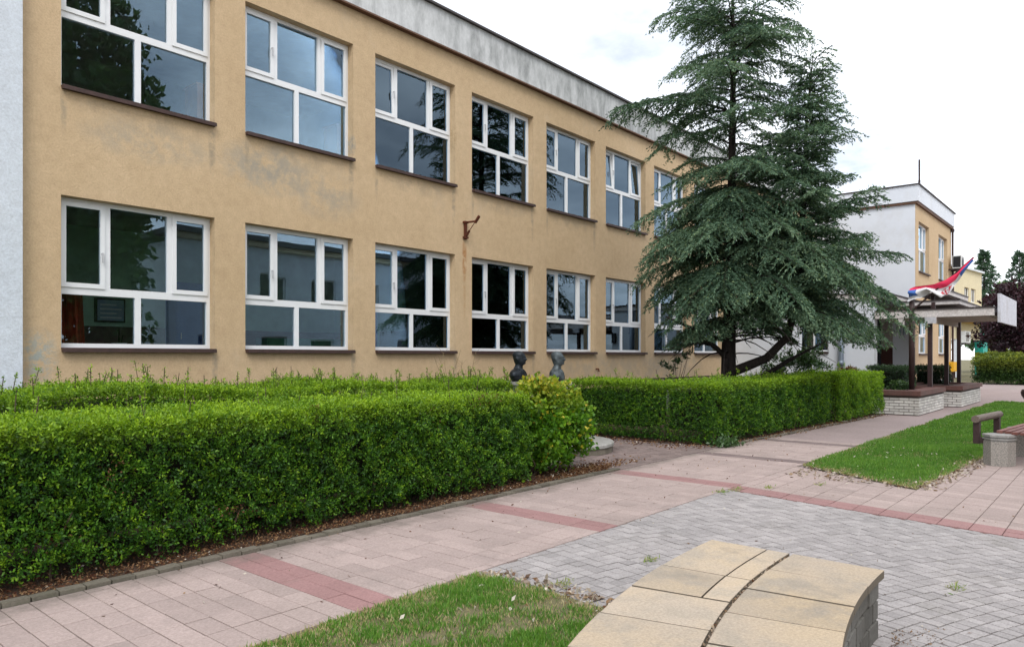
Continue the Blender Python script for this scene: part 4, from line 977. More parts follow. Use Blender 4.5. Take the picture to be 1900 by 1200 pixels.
# ------------------------------------------------------------------ hedges
def hedge(name, label, x0, x1, yf, yb, zt, df, dt, Lf, m='privet', seed=1, ends=(0, 0), back=0, grow=.2, cat='hedge', shoots=0, group=None, bright=.0, low=.0):
    """yf, yb, zt: functions of x"""
    A = (x1 + x0) / 2
    at_ = (A, float(yf(np.array(A)) + yb(np.array(A))) / 2, 0)
    t = thing(name, label, cat, at_, group)
    Ps, Ds, Ti, Yo = [], [], [], []
    def put_(P, D, up, dens_t=0):
        K = 6; m0 = len(P) // K; sel = rng.permutation(len(P))[:m0]; P, D, up = P[sel], unit(D[sel]), np.broadcast_to(up, len(P))[sel]
        a1 = unit(np.cross(D, rnd(m0))); a2 = np.cross(D, a1); tb = rng.beta(1.7, 2.3, m0) + bright + .25 * lump(P[:, 0] * 2, P[:, 2] * 2 + P[:, 1], seed + 5, 1.5); ln = rng.uniform(1.6, 3.2, m0) * Lf
        for q in range(K):
            ph = q * 2.2 + rng.uniform(0, .6, m0)[:, None]; fq = (q + .3) / K
            Ps.append(P + D * (ln * (fq - .5))[:, None]); Ds.append(D * (.45 + .5 * fq) + (a1 * np.cos(ph) + a2 * np.sin(ph)) * (1.0 - .45 * fq)); Ti.append(tb + .22 * (fq - .5) + rng.normal(0, .08, m0)); Yo.append(up * (.55 + .6 * fq))
    Lx = x1 - x0
    for f, sgn, dens in ((yf, -1, df), (yb, 1, back)):
        n = int(Lx * 1.15 * dens)
        if not n: continue
        X = rng.uniform(x0, x1, n); zz_ = zt(X); Z = rng.uniform(.03, 1, n) ** .92 * zz_
        k = rng.uniform(size=n) < np.clip((Z - .02 - low) / .20 + .12 * lump(X * 4, Z, seed + 3), .05, 1)
        k &= lump(X * 3, Z * 3, seed + 9, 1.6) > -.50 + .25 * (Z > zz_ - .2) * -1
        X, Z, zz_ = X[k], Z[k], zz_[k]; n = len(X)
        Y = f(X) + sgn * (.085 * lump(X, Z, seed, 1.4) + .06 * lump(X * 3, Z * 3, seed + 1, 1.6)) - sgn * np.minimum(rng.exponential(.08, n), .32) + sgn * -.10 * np.exp(-Z / .10) - sgn * .08 * np.clip((Z - zz_ + .12) / .12, 0, 1) ** 2
        D = rnd(n) * .9 + np.array([0, sgn * .55, .55])
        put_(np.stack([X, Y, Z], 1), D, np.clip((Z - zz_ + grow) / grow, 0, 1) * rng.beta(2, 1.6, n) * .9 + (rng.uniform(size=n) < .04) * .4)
    n = int(Lx * dt * float(np.mean(yb(np.array([x0, x1])) - yf(np.array([x0, x1])))))
    X = rng.uniform(x0, x1, n); Y = yf(X) + rng.uniform(0, 1, n) * (yb(X) - yf(X))
    Z = zt(X) + .04 * lump(X, Y, seed + 2, 1.5) + .03 * lump(X * 4, Y * 4, seed + 4, 1.5) - np.minimum(rng.exponential(.04, n), .2) + (rng.uniform(size=n) < .06) * rng.uniform(0, .09, n)
    D = rnd(n) * .8 + np.array([0, 0, .9])
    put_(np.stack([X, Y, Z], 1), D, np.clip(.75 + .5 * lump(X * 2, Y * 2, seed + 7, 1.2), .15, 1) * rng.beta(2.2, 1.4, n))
    for xe, sgn, dens in ((x0, -1, ends[0]), (x1, 1, ends[1])):
        n = int(dens * 1.15 * float(yb(np.array(xe)) - yf(np.array(xe))))
        if not n: continue
        zt_ = float(zt(np.array(xe))); Y = float(yf(np.array(xe))) + rng.uniform(0, 1, n) * float(yb(np.array(xe)) - yf(np.array(xe))); Z = rng.uniform(.05, 1, n) * zt_
        X = xe + sgn * (.07 * lump(Y, Z, seed + 11, 1.5)) - sgn * np.minimum(rng.exponential(.05, n), .22)
        put_(np.stack([X, Y, Z], 1), rnd(n) * .9 + np.array([sgn * .6, 0, .5]), np.clip((Z - zt_ + grow) / grow, 0, 1) * rng.beta(2, 1.6, n) * .9)
    stems = MB()
    for s in range(int(shoots)):
        xx = rng.uniform(x0, x1); yy = float(yf(np.array(xx))) + rng.uniform(.1, .9) * float(yb(np.array(xx)) - yf(np.array(xx))); h = rng.uniform(.08, .30) * (1 if s % 3 else .6); z0 = float(zt(np.array(xx))) - .04
        lx, ly = rng.normal(0, .05, 2); stems.tube([(xx, yy, z0 - .1), (xx + lx, yy + ly, z0 + h)], .004, 4)
        q = np.linspace(.1, 1, int(5 + h * 50)); P = np.stack([xx + lx * q, yy + ly * q, z0 + h * q], 1); P = np.concatenate([P, P]); D = rnd(len(P)) * .8 + np.array([0, 0, .55])
        put_(P, D, rng.uniform(.1, .8, len(P)))
    P = np.concatenate(Ps); n = len(P)
    lf = leaves('foliage', P, np.concatenate(Ds), Lf * rng.uniform(.65, 1.3, n), Lf * .52 * rng.uniform(.75, 1.25, n), np.concatenate(Ti), np.concatenate(Yo), m, t, at_)
    if stems.v: stems.build('shoot_stems', 'twig', t)['kind'] = 'stuff'
    # stems and dark inner twigs
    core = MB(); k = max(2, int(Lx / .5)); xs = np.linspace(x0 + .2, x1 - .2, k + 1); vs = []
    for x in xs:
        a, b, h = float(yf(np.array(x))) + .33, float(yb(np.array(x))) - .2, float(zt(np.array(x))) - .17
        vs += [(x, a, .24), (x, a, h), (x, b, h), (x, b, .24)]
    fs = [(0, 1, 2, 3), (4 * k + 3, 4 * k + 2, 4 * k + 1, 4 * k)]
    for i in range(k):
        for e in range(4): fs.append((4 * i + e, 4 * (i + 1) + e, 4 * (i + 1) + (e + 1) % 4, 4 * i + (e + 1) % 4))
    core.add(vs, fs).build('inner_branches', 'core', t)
    trunk = MB()
    for i in range(int(Lx * 6)):
        xx = rng.uniform(x0 + .05, x1 - .05); fy = float(yf(np.array(xx))); yy = fy + rng.uniform(.10, .5)
        trunk.tube([(xx, yy, 0), (xx + rng.normal(0, .05), yy - rng.uniform(0, .08), .2), (xx + rng.normal(0, .12), yy + rng.normal(0, .08), .5)], [rng.uniform(.005, .014), .008, .005], 4)
    trunk.build('stems', 'twig', t)['kind'] = 'stuff'
    return t
c_ = lambda v: (lambda x: np.full(np.shape(x), float(v)))
hedge('privet_hedge', 'long clipped green hedge along the pink path, nearest to the camera', -.3, 7.02, c_(5.66), c_(7.05), lambda x: 1.115 + .016 * np.sin(x * 1.7), 14500, 11000, .029, seed=21, ends=(0, 6000), shoots=40)
hedge('privet_hedge', 'taller unclipped green hedge with upright shoots against the ochre wall', 1.0, 10.2, c_(7.95), c_(9.6), lambda x: 1.25 - .014 * (x - 2) + .04 * np.sin(x * 2.3), 9000, 8000, .03, seed=43, ends=(0, 3500), shoots=230)
hedge('privet_hedge', 'short brighter yellow-green hedge block next to the brick planter', 18.2, 21.5, lambda x: 5.47 - (x - 12) * .045, lambda x: 6.70 - (x - 12) * .045, lambda x: 1.15 + .02 * np.sin(x * 3.1), 8000, 7000, .034, seed=65, ends=(5000, 5000), shoots=20, bright=.30, grow=.5)
hedge('privet_hedge', 'clipped green hedge along the path in front of the big cedar', 12.05, 17.75, lambda x: 5.55 - (x - 12) * .045, lambda x: 6.75 - (x - 12) * .045, lambda x: 1.10 + .007 * (x - 12) + .015 * np.sin(x * 2.1), 9500, 7000, .032, seed=64, ends=(7000, 3500), shoots=60)
hedge('privet_hedge', 'short hedge return running from the path towards the wall beside the busts', 12.1, 13.3, c_(6.75), c_(8.9), c_(1.10), 0, 7000, .032, seed=77, ends=(9000, 0), shoots=12)

def blob(name, label, cat, ctr, rad, n, Lf, m, seed, stemn=0, shell=.45, topyoung=.5, square=2.0, wr=.55, trunk_r=0, base=None, parent=None, group=None, trunk_m='twig', droop=0.):
    """loose crown: leaf clumps through the outer volume of a lumpy superellipsoid"""
    ctr = np.array(ctr, float); rad = np.array(rad, float)
    at_ = (ctr[0], ctr[1], 0)
    t = thing(name, label, cat, at_, group)
    nc = max(12, n // 45)
    D0 = rnd(nc); q = (np.abs(D0) ** square).sum(1) ** (-1 / square)
    rr = (1 - shell * rng.uniform(0, 1, nc) ** 1.6) * (1 + .16 * lump(D0[:, 0] * 3 + D0[:, 1] * 2, D0[:, 2] * 3, seed, 1.2))
    Cc = D0 * (q * rr)[:, None] * rad
    per = n // nc; P = np.repeat(Cc, per, 0) + rnd(nc * per) * (rng.uniform(0, 1, nc * per) ** .5)[:, None] * rad.mean() * .17
    cd = np.repeat(unit(Cc), per, 0); n = len(P)
    Dv = rnd(n) * .9 + cd * .7 + np.array([0, 0, .25 - droop])
    hgt = P[:, 2] / rad[2]
    P = P + ctr; k = P[:, 2] > .05; 
    ti = np.repeat(rng.uniform(0, 1, nc), per) * .5 + rng.uniform(0, 1, n) * .5
    yo = np.clip((hgt - .25) * 1.1, 0, 1) * topyoung * rng.beta(1.6, 1.4, n) + (rng.uniform(size=n) < .03) * topyoung
    leaves('foliage', P[k], Dv[k], Lf * rng.uniform(.6, 1.3, k.sum()), Lf * wr * rng.uniform(.7, 1.3, k.sum()), ti[k], yo[k], m, t, at_)
    if stemn:
        s = MB(); b0 = base or (ctr[0], ctr[1], 0)
        for i in range(stemn):
            e = Cc[rng.integers(nc)] * .85 + ctr; bb = (b0[0] + rng.normal(0, .05), b0[1] + rng.normal(0, .05), b0[2])
            mid = tuple((np.array(bb) * .45 + e * .55) + rng.normal(0, .05, 3)); s.tube([bb, mid, tuple(e)], [.014 * rad.mean() + .006, .009 * rad.mean() + .004, .003], 5)
        s.build('branches', trunk_m, t)
    if trunk_r:
        b0 = base or (ctr[0], ctr[1], 0)
        MB().tube([b0, (b0[0] + .05, b0[1], (b0[2] + ctr[2]) / 2), tuple(ctr + [0, 0, rad[2] * .5])], [trunk_r, trunk_r * .8, trunk_r * .3], 8).build('trunk', 'bark', t)
    return t
hd = [o for o in bpy.data.objects if o.get('label', '').startswith('long clipped green hedge')][0]
Pd = np.concatenate([np.stack([rng.normal(x, sx, k), 5.70 + np.abs(rng.normal(0, .06, k)) - .02, np.minimum(rng.normal(z, sz, k), 1.15)], 1) for x, z, sx, sz, k in ((6.25, 1.09, .14, .04, 200), (2.2, .75, .06, .09, 60), (3.9, 1.02, .05, .08, 80), (4.7, .5, .10, .08, 70), (5.4, .85, .07, .1, 70), (1.75, .35, .1, .06, 60), (3.1, .3, .14, .06, 90))])
leaves('dead_leaves', Pd, rnd(len(Pd)), .028, .014, rng.uniform(.1, .8, len(Pd)), np.zeros(len(Pd)), 'litter', hd, tuple(origin(hd)))['kind'] = 'stuff'
blob('golden_shrub', 'yellow-tipped broad-leaved shrub at the end of the near hedge', 'shrub', (7.78, 6.1, .68), (.82, .52, .56), 17000, .06, 'golden', 31, 14, .55, .75, 2.6, .8, base=(7.5, 6.05, 0))
blob('laurel_shrub', 'dark glossy shrub behind the hedge, to the right of the cedar trunk', 'shrub', (20.7, 7.1, 1.05), (1.15, .9, .75), 4600, .13, 'laurel', 32, 14, .6, .2, 2, .32)
sap = blob('sapling', 'thin sparse sapling left of the cedar trunk in front of the ochre wall', 'sapling', (17.2, 9.0, 1.35), (.55, .45, .62), 420, .11, 'laurel', 33, 9, .8, .3, 2, .3)
blob('dry_shrub', 'brownish dry shrub at the foot of the white entrance wall', 'shrub', (23.6, 6.45, .95), (.65, .4, .33), 1500, .08, 'litter', 34, 10, .6, .2)
hedge('clipped_bush', 'dark clipped block-shaped bush in the nearer brick planter', 24.05, 25.2, c_(5.02), c_(6.15), c_(1.26), 3500, 3500, .045, m='yew', seed=35, ends=(3500, 0), cat='bush')
hedge('clipped_bush', 'dark rounded bush behind the posts at the farther brick planter', 29.7, 31.2, c_(5.0), c_(6.1), lambda x: 1.22 - .12 * ((x - 30.45) / .75) ** 4, 3500, 3000, .05, m='yew', seed=36, ends=(3500, 0), cat='bush')
blob('planter_plant', 'low green plants filling the nearer brick planter beside the flag post', 'plant', (23.6, 5.1, .72), (.9, .35, .13), 1600, .07, 'laurel', 37, 8, .6, .5)
hedge('golden_bush', 'big clipped bush with golden tips beyond the planters', 49.3, 52.4, c_(3.2), c_(6.9), lambda x: 1.62 - .35 * np.abs((x - 50.85) / 1.55) ** 3 + .1 * np.sin(x * 6), 1400, 1400, .10, m='goldtip', seed=38, ends=(1800, 0), cat='bush', grow=.7, shoots=60)
blob('purple_tree', 'dark purple-leaved tree behind the golden bush', 'tree', (57.6, 4.6, 3.7), (2.7, 3.1, 2.9), 17000, .24, 'purple', 39, 12, .6, .4, 2, .6, .14)
dw = thing('dry_weed', 'tall dry branching weed in front of the ochre wall left of the busts', 'weed', (10.2, 10.2, 0))
b = MB()
for i in range(9):
    a = rng.uniform(0, 6.28); x1, y1 = 10.3 + rng.normal(0, .12), 10.3 + rng.normal(0, .1); h = rng.uniform(1.2, 1.75); tx, ty = x1 + math.cos(a) * .35, y1 + math.sin(a) * .2
    b.tube([(x1, y1, .02), (x1, y1, .8), (tx, ty, h)], .004, 4)
    for j in range(7):
        f = rng.uniform(.2, 1); px, py, pz = x1 + (tx - x1) * f, y1 + (ty - y1) * f, .8 + (h - .8) * f; aa = rng.uniform(0, 6.28); b.tube([(px, py, pz), (px + .16 * math.cos(aa), py + .12 * math.sin(aa), pz + rng.uniform(.03, .16))], .0025, 3)
b.build('stems', 'drystem', dw)
for (px, py, ln) in ((12.1, 5.35, .16), (8.6, 5.6, .12), (4.5, 5.5, .10), (14.5, 5.35, .14), (19, 5.05, .14)):
    pass
n = 500; P = np.stack([rng.normal(12.25, .16, n), rng.normal(5.42, .1, n), np.abs(rng.normal(0, .07, n))], 1)
wt = thing('weed_clump', 'leafy green weed clump at the hedge corner beside the paved nook', 'weed', (12.25, 5.42, 0)); leaves('weed_leaves', P, rnd(n) + [0, 0, .6], .07, .035, rng.uniform(.3, 1, n), rng.uniform(0, .3, n), 'laurel', wt, (12.25, 5.42, 0))['kind'] = 'stuff'

# ------------------------------------------------------------------ the cedar
TX, TY = 16.25, 7.15
RV = np.array([.6488, -.7611, 0]); FV = np.array([.7611, .6488, 0]); UZ = np.array([0, 0, 1.])
def tp(lat, dep, z): return np.array([TX, TY, 0]) + RV * lat + FV * dep + UZ * z
cedar = thing('cedar_tree', 'big blue-green cedar with drooping branches and two leaders in front of the school', 'tree', (TX, TY, 0))
main = [(0, 0, -.05, .27), (0, 0, .3, .20), (.0, 0, 1.1, .18), (.0, 0, 1.7, .165), (.05, .05, 3, .135), (.1, .1, 5, .105), (.12, .1, 7, .08), (.15, .1, 9, .05), (.1, .1, 11.2, .012)]
sec = [(.04, -.02, 1.22, .12), (.36, -.16, 1.36, .115), (.78, -.34, 1.56, .10), (1.2, -.5, 2.05, .09), (1.42, -.55, 3.1, .08), (1.52, -.6, 5, .06), (1.6, -.6, 7, .032), (1.75, -.6, 8.5, .008)]
limb = [(.03, 0, .93, .10), (.45, .08, 1.0, .085), (.95, .2, 1.16, .065), (1.6, .4, 1.52, .045), (2.5, .55, 1.95, .015)]
limb2 = [(.0, 0, 1.5, .07), (-.3, -.2, 1.75, .06), (-.9, -.5, 2.2, .045), (-1.6, -.6, 2.5, .02)]
tk = MB()
for path in (main,): tk.tube([tp(a, b_, c2) for a, b_, c2, r_ in path], [r_ for *_, r_ in path], 12)
tk.build('trunk', 'bark', cedar, smooth=True)
for nm, path in (('second_leader', sec), ('limb', limb), ('limb', limb2)):
    MB().tube([tp(a, b_, c2) for a, b_, c2, r_ in path], [r_ for *_, r_ in path], 8).build(nm, 'bark', cedar, smooth=True)
MB().tube([tp(.18, -.2, .3), tp(.55, -.4, .75), tp(1.0, -.5, 1.15)], [.035, .03, .015], 6).build('limb', 'bark', cedar)
zl = np.array([1.8, 2.4, 3.05, 3.55, 4.3, 5.17, 6.1, 6.4, 6.6, 7.0, 7.4, 7.8, 8.1, 8.45, 8.9, 9.57, 10.0, 10.75, 11.4]); el = np.array([1.35, 1.5, 1.75, 2.0, 2.0, 1.95, 1.6, 1.0, 1.6, 1.85, 2.4, 2.55, 1.9, 1.65, 1.85, 1.8, 1.6, 1.0, .15])
zr = np.array([1.8, 2.2, 2.45, 3.3, 4.1, 4.6, 4.75, 5.17, 5.6, 6.3, 7, 7.6, 8.5, 9.05, 9.4, 10, 10.75, 11.4]); er = np.array([2.3, 2.9, 3.4, 3.9, 4.2, 4.3, 3.6, 3.3, 3.2, 3.0, 2.95, 2.6, 2.4, 1.3, 1.8, 1.5, .7, .15])
def ext_main(z, ph):
    l = np.interp(z, zl, el); r_ = np.interp(z, zr, er); 
    r_ *= .86; l *= .95
    if z > 4.7: r_ = min(r_, 1.35 if z < 8.7 else 1.6)
    c = math.cos(ph); s = math.sin(ph); fb = min(2.5, .55 * (l + np.interp(z, zr, er)))
    side = r_ if c > 0 else l
    e = 1 / math.sqrt((c / side) ** 2 + (s / fb) ** 2)
    d = RV * c + FV * s
    if d[1] > 0: e = min(e, (10.6 - TY) / d[1])
    return e
def ext_sec(z, ph):
    r_ = max(.35, (np.interp(z, zr, er) - 1.62) * .62); c = math.cos(ph); s = math.sin(ph)
    side = r_ if c > 0 else max(.5, min(1.5, (8.6 - z) * .5))
    return 1 / math.sqrt((c / side) ** 2 + (s / min(1.3, r_ + .1)) ** 2)
NP, ND, NT, NL = [], [], [], []
bw = MB(); PALE = []
def branch(base, ph, Ln, rise, sag, dens=1.0, r0=.03):
    d = RV * math.cos(ph) + FV * math.sin(ph); side = np.array([-d[1], d[0], 0])
    bend = rng.normal(0, .12)
    def pt(t): return base + d * Ln * t + side * bend * Ln * t * t + UZ * Ln * (rise * t - sag * t * t)
    ts = np.linspace(0, 1, 6); bw.tube([pt(t) for t in ts], list(np.linspace(r0 * (.5 + .35 * Ln / 2.5), .005, 6)), 5, False)
    shade = rng.uniform(-.2, .2)
    t = .14
    while t < 1.0:
        for sg in (-1, 1):
            if rng.uniform() > dens: continue
            L2 = min(.95, .36 * Ln) * (1 - .62 * t) * rng.uniform(.65, 1.25) + .10
            ang = rng.uniform(.65, 1.15); p0 = pt(t); fwd = unit((pt(min(1, t + .03)) - pt(t - .03))[None])[0]
            dd = fwd * math.cos(ang) + side * sg * math.sin(ang); dr = rng.uniform(.25, .6)
            m_ = max(4, int(L2 / .036)); q = np.linspace(.04, 1, m_)[:, None]
            P = p0 + dd * L2 * q + UZ * (-dr * L2 * q * q)
            D = dd - UZ * 2 * dr * q
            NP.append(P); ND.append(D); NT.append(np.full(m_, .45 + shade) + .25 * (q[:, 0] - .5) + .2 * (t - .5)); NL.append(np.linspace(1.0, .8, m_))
            # finger twigs hanging off the branchlet
            kk = max(1, int(L2 / .10))
            for j in range(kk):
                f = (j + .6) / kk; s2 = -1 if j % 2 else 1
                sd = np.cross(dd, UZ); L3 = .27 * rng.uniform(.5, 1.25) * (1 - .5 * f)
                d3 = dd * .72 + sd * s2 * rng.uniform(.3, .8); m3 = max(2, int(L3 / .045)); q3 = np.linspace(.2, 1, m3)[:, None]
                b3 = p0 + dd * L2 * f + UZ * (-dr * L2 * f * f)
                NP.append(b3 + d3 * L3 * q3 - UZ * L3 * .5 * q3 * q3); ND.append(np.repeat((d3 - UZ * .5)[None], m3, 0)); NT.append(np.full(m3, .5 + shade + .15 * rng.normal())); NL.append(np.full(m3, .8))
        t += .135 / Ln * rng.uniform(.7, 1.4) + .004
    q = np.linspace(.1, 1, max(4, int(Ln / .05)))[:, None]
    P = np.array([pt(t_) for t_ in q[:, 0]]); NP.append(P); ND.append(np.repeat(d[None], len(P), 0)); NT.append(np.full(len(P), .4)); NL.append(np.full(len(P), .9))
def axis(path, z):
    zs = [p[2] for p in path]; return tp(np.interp(z, zs, [p[0] for p in path]), np.interp(z, zs, [p[1] for p in path]), z)
z = 1.95; ga = 0.
while z < 11.1:
    nb_ = 8 if z < 5.5 else 6
    for k in range(nb_):
        ga += 2.399 + rng.normal(0, .35); zb = z + rng.uniform(-.24, .24); e = ext_main(zb, ga)
        if zb < 6.2: rise, sag = rng.uniform(.22, .42), rng.uniform(.42, .70)
        else: rise, sag = rng.uniform(.40, .62), rng.uniform(.40, .62)
        if rng.uniform() < (.10 if zb < 5.5 else .2): continue
        branch(axis(main, zb - e * .06), ga, e * rng.choice([.6, .85, .95, 1.06]), rise, sag, .92)
    z += .31 if z < 5.5 else .42 if z < 8.8 else .34
z = 2.6
while z < 8.4:
    for k in range(9 if z < 6.5 else 7):
        ga += 2.399 + rng.normal(0, .4); zb = z + rng.uniform(-.2, .2); e = ext_sec(zb, ga)
        branch(axis(sec, zb - .1), ga, e * rng.choice([.55, .8, .95, 1.08]), rng.uniform(.55, .95), rng.uniform(.25, .5), .95, .018)
    z += .28
# long boughs that make the outline
for lat, dep, z0, ph, Ln, rise, sag in ((-.05, 0, 3.9, math.pi - .1, 2.05, .20, .42), (-.05, 0, 7.4, math.pi + .05, 2.55, .30, .28), (.0, -.1, 3.5, -1.9, 2.5, .42, .66), (.0, -.1, 3.2, -1.25, 2.7, .42, .62), (.0, -.1, 3.9, -1.55, 2.4, .4, .6), (.0, -.1, 4.4, -2.3, 2.3, .35, .55), (.1, 0, 3.75, .03, 4.0, .24, .16), (.1, 0, 3.4, -.25, 3.3, .18, .26), (.1, 0, 3.1, .25, 3.0, .2, .34), (.1, .1, 2.9, -.5, 2.8, .2, .42), (1.0, -.4, 2.3, -.05, 2.4, .25, .45), (1.0, -.4, 2.6, -.9, 2.0, .3, .6), (.1, 0, 4.5, -.1, 2.9, .25, .3), (0, 0, 5.3, 2.9, 2.1, .3, .5), (-.4, -.2, 1.85, 3.3, 1.5, .25, .42)):
    branch(tp(lat, dep, z0), ph, Ln, rise, sag, 1.0, .04)
P = np.concatenate(NP); D = unit(np.concatenate(ND)); T = np.concatenate(NT); W_ = np.concatenate(NL)
la = (P - np.array([TX, TY, 0])) @ RV; de = (P - np.array([TX, TY, 0])) @ FV
k = P[:, 2] > 1.80 + .18 * lump(P[:, 0] * 2, P[:, 1] * 2, 91, 1.3) + .34 * np.exp(-((la - .6) / 1.1) ** 2) + .05 * np.clip(-de, 0, 2); P, D, T, W_ = P[k], D[k], T[k], W_[k]
P = np.concatenate([P, P + rng.normal(0, .009, P.shape), P + rng.normal(0, .012, P.shape)]); D = np.concatenate([D + rng.normal(0, .18, D.shape), D + rng.normal(0, .32, D.shape), D + rng.normal(0, .42, D.shape)]); T = np.concatenate([T, T, T]); W_ = np.concatenate([W_, W_, W_]); n = len(P)
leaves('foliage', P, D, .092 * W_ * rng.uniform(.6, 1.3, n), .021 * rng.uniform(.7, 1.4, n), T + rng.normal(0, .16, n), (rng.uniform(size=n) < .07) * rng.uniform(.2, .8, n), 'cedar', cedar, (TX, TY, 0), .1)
bw.build('branches', 'bark', cedar)
NCED = n

# ------------------------------------------------------------------ far conifers and the trees and house across the yard
def conifer(label, x, y, h, rad, n, seed):
    t = thing('conifer_tree', label, 'tree', (x, y, 0), None)
    MB().tube([(x, y, 0), (x, y, h * .5), (x, y, h)], [.22, .14, .02], 8).build('trunk', 'bark', t)
    nb_ = 70; Ps, Ds = [], []; bb = MB()
    for i in range(nb_):
        f = (i + .5) / nb_; z0 = h * (.22 + .77 * f); e = rad * (1 - f) ** .75 * rng.uniform(.6, 1.15); a = i * 2.4 + rng.normal(0, .3)
        d = np.array([math.cos(a), math.sin(a), 0]); m_ = n // nb_; q = rng.uniform(.1, 1, m_)[:, None]
        Ps.append(np.array([x, y, z0]) + d * e * q + UZ * e * (.25 * q - .45 * q * q) + rng.normal(0, .11, (m_, 3)) * (1 - .5 * q)); Ds.append(np.repeat(d[None], m_, 0) * .8 + rnd(m_) * .7)
        bb.tube([(x, y, z0), tuple(np.array([x, y, z0]) + d * e - UZ * e * .1)], [.04, .01], 4)
    P = np.concatenate(Ps); leaves('foliage', P, np.concatenate(Ds), .45 * rng.uniform(.6, 1.3, len(P)), .10, rng.uniform(0, 1, len(P)) * .7, np.zeros(len(P)), 'cedar', t, (x, y, 0)); bb.build('branches', 'bark', t)
conifer('dark conifer rising behind the cream house, the one nearer the wing', 83, 10.6, 11.9, 3.3, 5200, 1)
conifer('dark conifer beyond the cream house at the edge of the picture', 92, 8.6, 12.6, 3.5, 5200, 2)
blob('far_tree', 'dull green rounded tree between the two far conifers', 'tree', (90, 8.5, 4.6), (4, 4.5, 4.2), 7000, .5, 'poplar', 52, 8, .6, .1, 2, .6, .2)
for i, (x, y, h) in enumerate(((6.6, -8.5, 17), (9.3, -10.5, 19), (10.9, -8.0, 16))):
    blob('poplar_tree', ['dark poplar across the yard mirrored in the upper windows nearest the white bay', 'tallest dark poplar across the yard mirrored in the upper windows', 'dark poplar across the yard mirrored beside the white house'][i], 'tree', (x, y, h * .52), (1.75, 1.75, h * .50), 15000, .36, 'poplar', 60 + i, 10, .7, .1, 2.6, .6, .22, droop=.2)
op = thing('opposite_house', 'white two-storey house across the yard, mirrored in the ground-floor windows', 'house', (26, -12, 0))
oh = [(17 + 3.1 * i, 18.5 + 3.1 * i, z0, z0 + 1.6) for i in range(7) for z0 in (1.0, 4.3)]
wall_grid(MB(), 15.6, 38, 0, 7.2, oh, .25, lambda a, d, z: (a, -12 - d, z)).build('wall', 'tint_white', op)
MB().box(15.2, -22, 7.45, 38.4, -11.4, 7.7).build('roof', 'roof', op); MB().box(15.4, -11.99, 7.2, 38.2, -11.7, 7.45).build('cornice', 'cream', op); MB().box(15.6, -22, 0, 15.9, -12.26, 7.2).build('side_wall', 'tint_white', op)
for (a, b_, z0, z1) in oh:
    wf = MB().box(a, -12.2, z0, a + .07, -12.12, z1).box(b_ - .07, -12.2, z0, b_, -12.12, z1).box(a + .07, -12.2, z0, b_ - .07, -12.12, z0 + .07).box(a + .07, -12.2, z1 - .07, b_ - .07, -12.12, z1).build('window', 'pvc', op)
    MB().box(a + .07, -12.17, z0 + .07, b_ - .07, -12.16, z1 - .07).build('pane', 'door_dark', wf)

# ------------------------------------------------------------------ litter and small weeds
def crumbs(n):
    u, v = rng.uniform(0, 1, n), rng.uniform(0, 1, n) ** 1.8
    return np.stack([4.62 - .8 * u + .25 * v * (1 - u), 1.03 - .16 * u - .22 * v, np.full(n, .007) + rng.uniform(0, .012, n) * (1 - v)], 1)

def scatter(name, pts, size, young, up=.25, m='litter'):
    n = len(pts); D = rnd(n); D[:, 2] = np.abs(D[:, 2]) * up
    return tag(leaves(name, np.asarray(pts), D, size * rng.uniform(.5, 1.3, n), size * .55 * rng.uniform(.6, 1.2, n), rng.uniform(0, 1, n), young, m), kind='stuff')
n = 7000; X = rng.uniform(.8, 8.6, n); Y = 5.53 + np.abs(rng.normal(0, .22, n)); scatter('leaf_litter', np.stack([X, Y, np.full(n, .016) + rng.uniform(0, .02, n)], 1), .026, (rng.uniform(size=n) < .02) * .8, .4)
n = 1500; X = rng.uniform(12.2, 21.5, n); Y = 5.50 - (X - 12.15) * .037 + rng.normal(0, .1, n); scatter('leaf_litter', np.stack([X, Y, np.full(n, .02)], 1), .045, (rng.uniform(size=n) < .05) * .8, .5)
n = 900; X = rng.normal(8.45, .55, n); Y = 5.6 + np.abs(rng.normal(0, .25, n)); scatter('leaf_litter', np.stack([X, Y, np.full(n, .02)], 1), .045, (rng.uniform(size=n) < .06) * .8, .5)
n = 700; X = 11.9 + rng.normal(0, .35, n); Y = rng.uniform(5.5, 8.5, n); scatter('leaf_litter', np.stack([X, Y, np.full(n, .012)], 1), .05, (rng.uniform(size=n) < .05) * .8, .4)
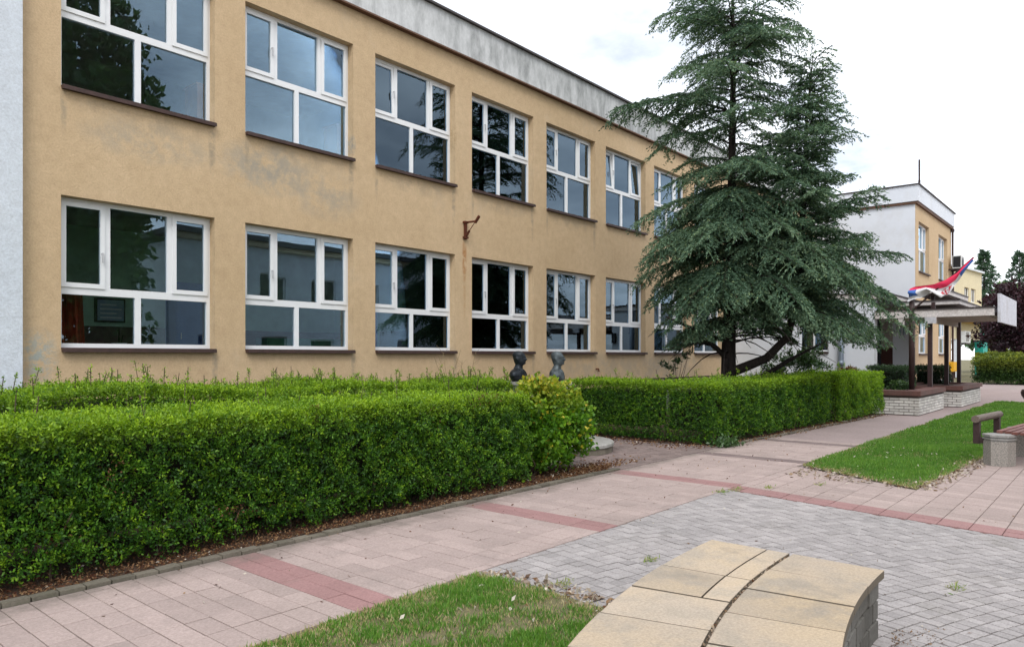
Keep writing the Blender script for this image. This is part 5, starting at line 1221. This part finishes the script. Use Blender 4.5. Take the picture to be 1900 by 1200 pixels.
n = 150; X = rng.uniform(1, 14, n); Y = 3.7 + 1.7 * rng.beta(1.4, 1, n); scatter('fallen_leaves', np.stack([X, Y, np.full(n, .008)], 1), .03, (rng.uniform(size=n) < .2) * .9, .35)
n = 60; X = rng.uniform(3, 9, n); Y = rng.uniform(.5, 3.6, n); scatter('fallen_leaves', np.stack([X, Y, np.full(n, .008)], 1), .028, (rng.uniform(size=n) < .25) * .9, .35)
n = 26; X = rng.uniform(2.0, 3.95, n); Y = rng.uniform(2.2, 3.6, n); scatter('fallen_petals', np.stack([X, Y, rng.uniform(.02, .05, n)], 1), .045, rng.uniform(.7, 1, n), .5)
n = 45; X = rng.uniform(9.9, 14, n); Y = rng.uniform(1.8, 3.5, n); scatter('fallen_petals', np.stack([X, Y, rng.uniform(.03, .06, n)], 1), .04, rng.uniform(.8, 1, n), .5)
n = 900; t_ = rng.uniform(0, 1, n); X = 9.72 + t_ * 3.5; Y = 1.90 - t_ * .2 + rng.normal(0, .09, n); k = rng.uniform(size=n) < .35; X[k] = strip_l(rng.uniform(1.9, 3.5, k.sum())) + rng.normal(0, .08, k.sum()); Y[k] = rng.uniform(1.9, 3.5, k.sum())
scatter('straw_litter', np.stack([X, Y, np.full(n, .014)], 1), .055, rng.uniform(.0, .8, n), .3)
scatter('soil_crumbs', crumbs(420), .014, rng.uniform(0, .2, 420), .3)
n = 240; X = 3.95 + rng.normal(0, .05, n); Y = rng.uniform(2.2, 3.6, n); scatter('straw_litter', np.stack([X, Y, np.full(n, .012)], 1), .05, rng.uniform(0, .7, n), .4)
for (x, y, s, nn) in ((8.05, 3.62, .07, 60), (8.3, 3.55, .06, 50), (5.0, 2.85, .05, 45), (4.08, 3.0, .06, 60), (8.66, 3.3, .05, 40), (9.3, 2.9, .05, 40), (5.75, .9, .05, 40), (4.55, 2.1, .05, 40)):
    P = np.stack([rng.normal(x, s, nn), rng.normal(y, s * .5, nn), np.full(nn, .006)], 1)
    leaves('weed_tuft', P, rnd(nn) + [0, 0, .5], .045, .009, rng.uniform(0, 1, nn), rng.uniform(0, .8, nn), 'grass')['kind'] = 'stuff'
print('CEDAR', NCED, 'objects', len(bpy.data.objects))
